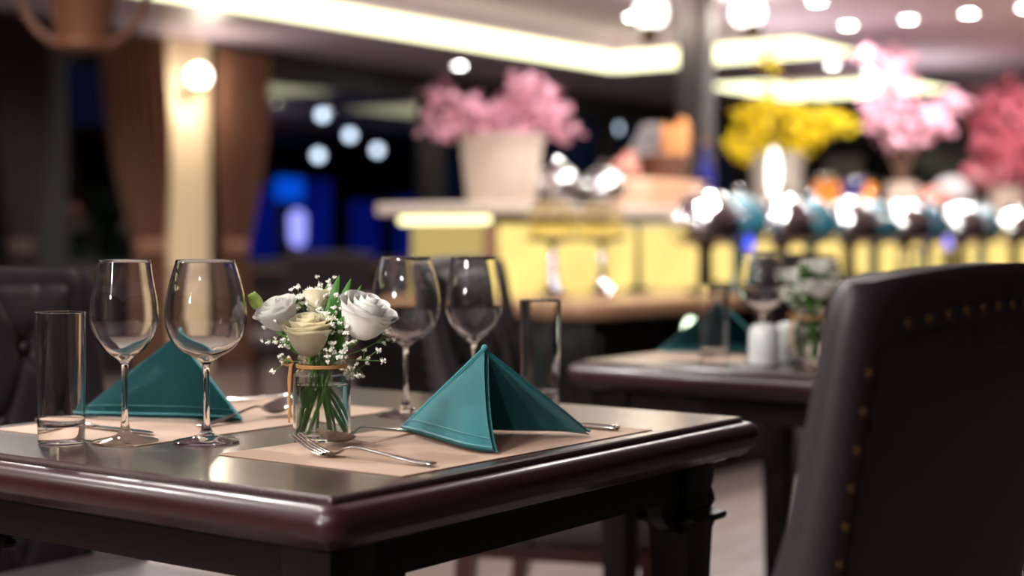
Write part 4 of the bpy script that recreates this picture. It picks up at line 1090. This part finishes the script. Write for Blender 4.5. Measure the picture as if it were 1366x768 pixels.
MB().tube(smooth_path([(0, 0, 0.002), jp(-0.060, 0, 0.895) - jp(-0.073, 0.004, 0.915), jp(-0.02, 0, 0.865) - jp(-0.073, 0.004, 0.915), jp(0.003, 0.01, 0.82) - jp(-0.073, 0.004, 0.915), jp(0.022, 0.008, zb) - jp(-0.073, 0.004, 0.915)], 5), 0.0015, 6).obj('stem', 'stem', o)

def spray(label, pts, n, seed, foot, base=None, group='baby breath sprays in the front jar'):
    rr = random.Random(seed)
    base = base or jp(0, 0, TZ + 0.105)
    pts = [Vector(p) - UPV * 0.018 for p in pts]
    t = thing('babys_breath', label, 'flower', base, 0, group)
    st = MB(); fl = bmesh.new()
    main = smooth_path([Vector(foot) - base, Vector((0, 0, 0)) * 1.0, (Vector(pts[0]) - base) * 0.35], 5)
    MB().tube(main, 0.0014, 6).obj('stem', 'stem', t)
    fork = main[-1]
    def floret(c, s):
        R = Euler((rr.uniform(0, 6), rr.uniform(0, 6), rr.uniform(0, 6))).to_matrix().to_4x4()
        bmesh.ops.create_icosphere(fl, subdivisions=1, radius=s * 0.55, matrix=Matrix.Translation(c))
        for k in range(7):
            d = Vector((rr.gauss(0, 1), rr.gauss(0, 1), rr.gauss(0, 1) + 0.3)).normalized()
            x = d.orthogonal().normalized(); y = d.cross(x)
            a = fl.verts.new(c + d * s * 0.3); b1 = fl.verts.new(c + d * s * 0.85 + x * s * 0.45); b2 = fl.verts.new(c + d * s * 1.05 + y * s * 0.15); b3 = fl.verts.new(c + d * s * 0.85 - x * s * 0.45)
            fl.faces.new((a, b1, b2, b3))
    for p in pts:
        tip = Vector(p) - base
        mid = fork.lerp(tip, 0.55) + Vector((rr.gauss(0, 0.004), rr.gauss(0, 0.004), rr.gauss(0, 0.004)))
        st.tube(smooth_path([fork, mid, tip], 4), 0.00055, 5)
        for k in range(n + 3):
            c = tip + Vector((rr.gauss(0, 0.0075), rr.gauss(0, 0.0075), rr.gauss(0, 0.0065)))
            st.tube([mid.lerp(tip, 0.6), c], 0.00035, 4)
            floret(c, rr.uniform(0.0028, 0.0046))
    stuff(st.obj('twigs', 'stem', t))
    me = bpy.data.meshes.new('florets'); fl.to_mesh(me); fl.free(); me.materials.append(M['floret'])
    stuff(link('florets', me, t))
    return t
spray('baby breath spray between the left white flower and cream flower', [jp(-0.038, 0.006, 0.935), jp(-0.028, 0.012, 0.945), jp(-0.030, -0.006, 0.925), jp(-0.012, 0.018, 0.952), jp(-0.045, -0.016, 0.912), jp(-0.040, -0.024, 0.897)], 7, 1, jp(0.006, 0.012, zb))
spray('baby breath spray at the top and back of the bouquet', [jp(0.006, 0.012, 0.955), jp(0.012, 0.004, 0.940), jp(0.022, 0.010, 0.945), jp(0.000, -0.006, 0.938), jp(0.028, 0.0, 0.930), jp(0.004, 0.02, 0.962)], 6, 2, jp(-0.004, -0.006, zb))
spray('baby breath spray between the cream flower and large white flower', [jp(0.018, -0.026, 0.912), jp(0.026, -0.022, 0.900), jp(0.016, -0.034, 0.888), jp(0.030, -0.030, 0.884), jp(0.026, -0.02, 0.918), jp(0.010, -0.03, 0.925)], 6, 3, jp(-0.018, 0.010, zb))
spray('baby breath twig hanging low on the right of the bouquet', [jp(0.040, -0.012, 0.862), jp(0.060, -0.008, 0.874), jp(0.046, 0.012, 0.858), jp(0.075, 0.01, 0.90), jp(-0.047, -0.01, 0.874)], 2, 4, jp(0.014, -0.006, zb))
def leaf(label_parent, base, tip, w, up):
    b = Vector(base); e = Vector(tip); d = e - b; s = d.cross(Vector(up)).normalized(); nrm = s.cross(d).normalized()
    def fn(u, v):
        ww = w * math.sin(PI * min(1, 0.06 + 0.94 * v)) ** 0.8 * (u - 0.5) * 2
        return b + d * v + s * ww + nrm * (0.12 * d.length * math.sin(PI * v) - 0.25 * abs(ww))
    return MB().sheet(fn, 6, 10, 0.0005).obj('leaf', 'leaf', label_parent, angle=80)
fo = thing('foliage_sprig', 'green leafy sprig filling the bouquet around the white flowers', 'foliage', jp(0, 0, TZ + 0.1))
B0 = jp(0, 0, TZ + 0.1)
lr = random.Random(8)
for (r, f, z, w) in ((0.020, 0.01, 0.957, 0.006), (0.034, 0.012, 0.953, 0.005), (0.046, 0.015, 0.945, 0.004), (0.012, -0.012, 0.93, 0.007), (0.020, -0.022, 0.90, 0.008), (0.030, -0.025, 0.885, 0.008), (-0.030, -0.02, 0.905, 0.007), (-0.038, -0.024, 0.88, 0.008), (-0.022, -0.028, 0.878, 0.008), (0.012, -0.032, 0.872, 0.007), (0.034, -0.012, 0.875, 0.008), (-0.012, 0.02, 0.93, 0.007), (0.0, 0.025, 0.92, 0.007), (0.03, -0.03, 0.91, 0.006), (-0.048, 0.0, 0.885, 0.007)):
    e = jp(r, f, z) - B0; s = Vector((e.x * 0.45, e.y * 0.45, e.z * 0.30))
    leaf(fo, s + Vector((lr.uniform(-.003, .003), lr.uniform(-.003, .003), 0)), e, w, -FW + UPV * 0.4)
    MB().tube(smooth_path([(0, 0, -0.01), s * 0.5, s], 4), 0.0009, 5).obj('twig', 'stem', fo)
for (r0, f0, r1, f1) in ((-0.006, -0.004, -0.027, -0.006), (0.004, 0.002, 0.026, 0.010), (0.002, -0.006, 0.012, -0.022), (-0.002, 0.006, -0.016, 0.018), (0.006, 0.004, 0.002, 0.022)):
    MB().tube(smooth_path([jp(r0 * 1.5, f0, TZ + 0.1) - B0, jp(r0, f0, TZ + 0.07) - B0, jp((r0 + r1) / 2, (f0 + f1) / 2, TZ + 0.045) - B0, jp(r1, f1, zb) - B0], 5), 0.0018, 7).obj('stem', 'stem', fo)
leaf(fo, jp(-0.010, -0.012, TZ + 0.066) - B0, jp(-0.016, -0.016, TZ + 0.040) - B0, 0.009, -FW)

# bouquet of the second table (blurred): flowers of simple build with petals
def small_rose(label, c, r, m, seed, foot):
    rr = random.Random(seed)
    t = thing('white_rose', label, 'flower', c, 0, 'white flowers on the shaker table')
    for cnt, k in ((3, 0.45), (5, 1.0)):
        for i in range(cnt): petal(t, m, 2 * PI * i / cnt + rr.uniform(-.2, .2), r * 0.1, r * k, r * 1.25, 2 * PI / cnt * 1.7, 0.010 * k, 0, rr)
    MB().tube([(0, 0, 0.002), (Vector(foot) - Vector(c)) * 0.5, Vector(foot) - Vector(c)], 0.002, 6).obj('stem', 'stem', t)
J2 = Vector((2.745, 1.300, 0))
def j2(r, f, z): return J2 + RT * r + FW * f + UPV * z
small_rose('blurred white rose at the front of the second bouquet', j2(0.015, -0.02, 0.885), 0.03, 'petal_w', 51, j2(0.0, 0.0, TZ + 0.012))
small_rose('blurred white rose at the top of the second bouquet', j2(0.02, 0.01, 0.93), 0.026, 'petal_w', 52, j2(0.01, 0.0, TZ + 0.012))
small_rose('blurred white rose at the left of the second bouquet', j2(-0.035, 0.0, 0.915), 0.024, 'petal_w', 53, j2(-0.01, 0.008, TZ + 0.012))
fo2 = thing('foliage_sprig', 'blurred green sprig of the second bouquet by the shakers', 'foliage', j2(0, 0, TZ + 0.1))
for k in range(18):
    a = lr.uniform(0, 6.28); d = lr.uniform(0.03, 0.065); z = lr.uniform(0.02, 0.105)
    e = Vector((d * math.cos(a), d * math.sin(a), z)); leaf(fo2, e * 0.3, e, 0.008, UPV + Vector((0.3, 0.1, 0)))
for k in range(4):
    MB().tube([(0.004 * k - 0.006, 0, 0.01), (0.012 * math.cos(k * 2), 0.012 * math.sin(k * 2), -0.085)], 0.002, 6).obj('stem', 'stem', fo2)

spray('blurred baby breath spray at the top of the second bouquet', [j2(-0.02, 0, 0.965), j2(0.0, 0.01, 0.975), j2(0.03, 0, 0.965), j2(0.045, 0.0, 0.945), j2(-0.05, 0.01, 0.945)], 7, 61, j2(0.004, 0.004, TZ + 0.012), j2(0, 0, TZ + 0.105), 'baby breath on the shaker table')
spray('blurred baby breath spray low at the left of the second bouquet', [j2(-0.055, -0.01, 0.92), j2(-0.03, -0.03, 0.915), j2(-0.045, -0.02, 0.90), j2(-0.015, -0.04, 0.93)], 7, 62, j2(-0.006, 0.004, TZ + 0.012), j2(0, 0, TZ + 0.105), 'baby breath on the shaker table')
small_rose('blurred white rose low in the middle of the second bouquet', j2(-0.012, -0.025, 0.895), 0.024, 'petal_w', 54, j2(0.006, 0.003, TZ + 0.012))
# ---------------------------------------------------------------- salt and pepper
def shaker(label, x, y, holes):
    t = thing('shaker', label, 'shaker', (x, y, TZ), 0, 'white porcelain shakers')
    MB().lathe([(0.026, 0.0), (0.0305, 0.002), (0.0305, 0.009), (0.0285, 0.011), (0.029, 0.016), (0.0292, 0.055), (0.0275, 0.066), (0.022, 0.075), (0.012, 0.079), (0.003, 0.080)], 40).obj('body', 'porcelain', t)
    MB().ring(0.0292, 0.0012, (0, 0, 0.010), 40, 6).obj('foot_ring', 'porcelain', t)
    for k in range(holes):
        a = 2 * PI * k / holes
        MB().lathe_closed([(0, 0.0006), (0.0011, 0.0006), (0.0011, -0.001), (0, -0.001)], 8).obj('hole', 'black_iron', t, (0.006 * math.cos(a), 0.006 * math.sin(a), 0.0798))
    return t
shaker('larger white porcelain shaker, left of the pair on the second table', 2.668, 1.360, 3)
s2 = shaker('white porcelain shaker, right of the pair next to the flower jar', 2.758, 1.358, 5); s2.scale = (0.82, 0.82, 0.97)
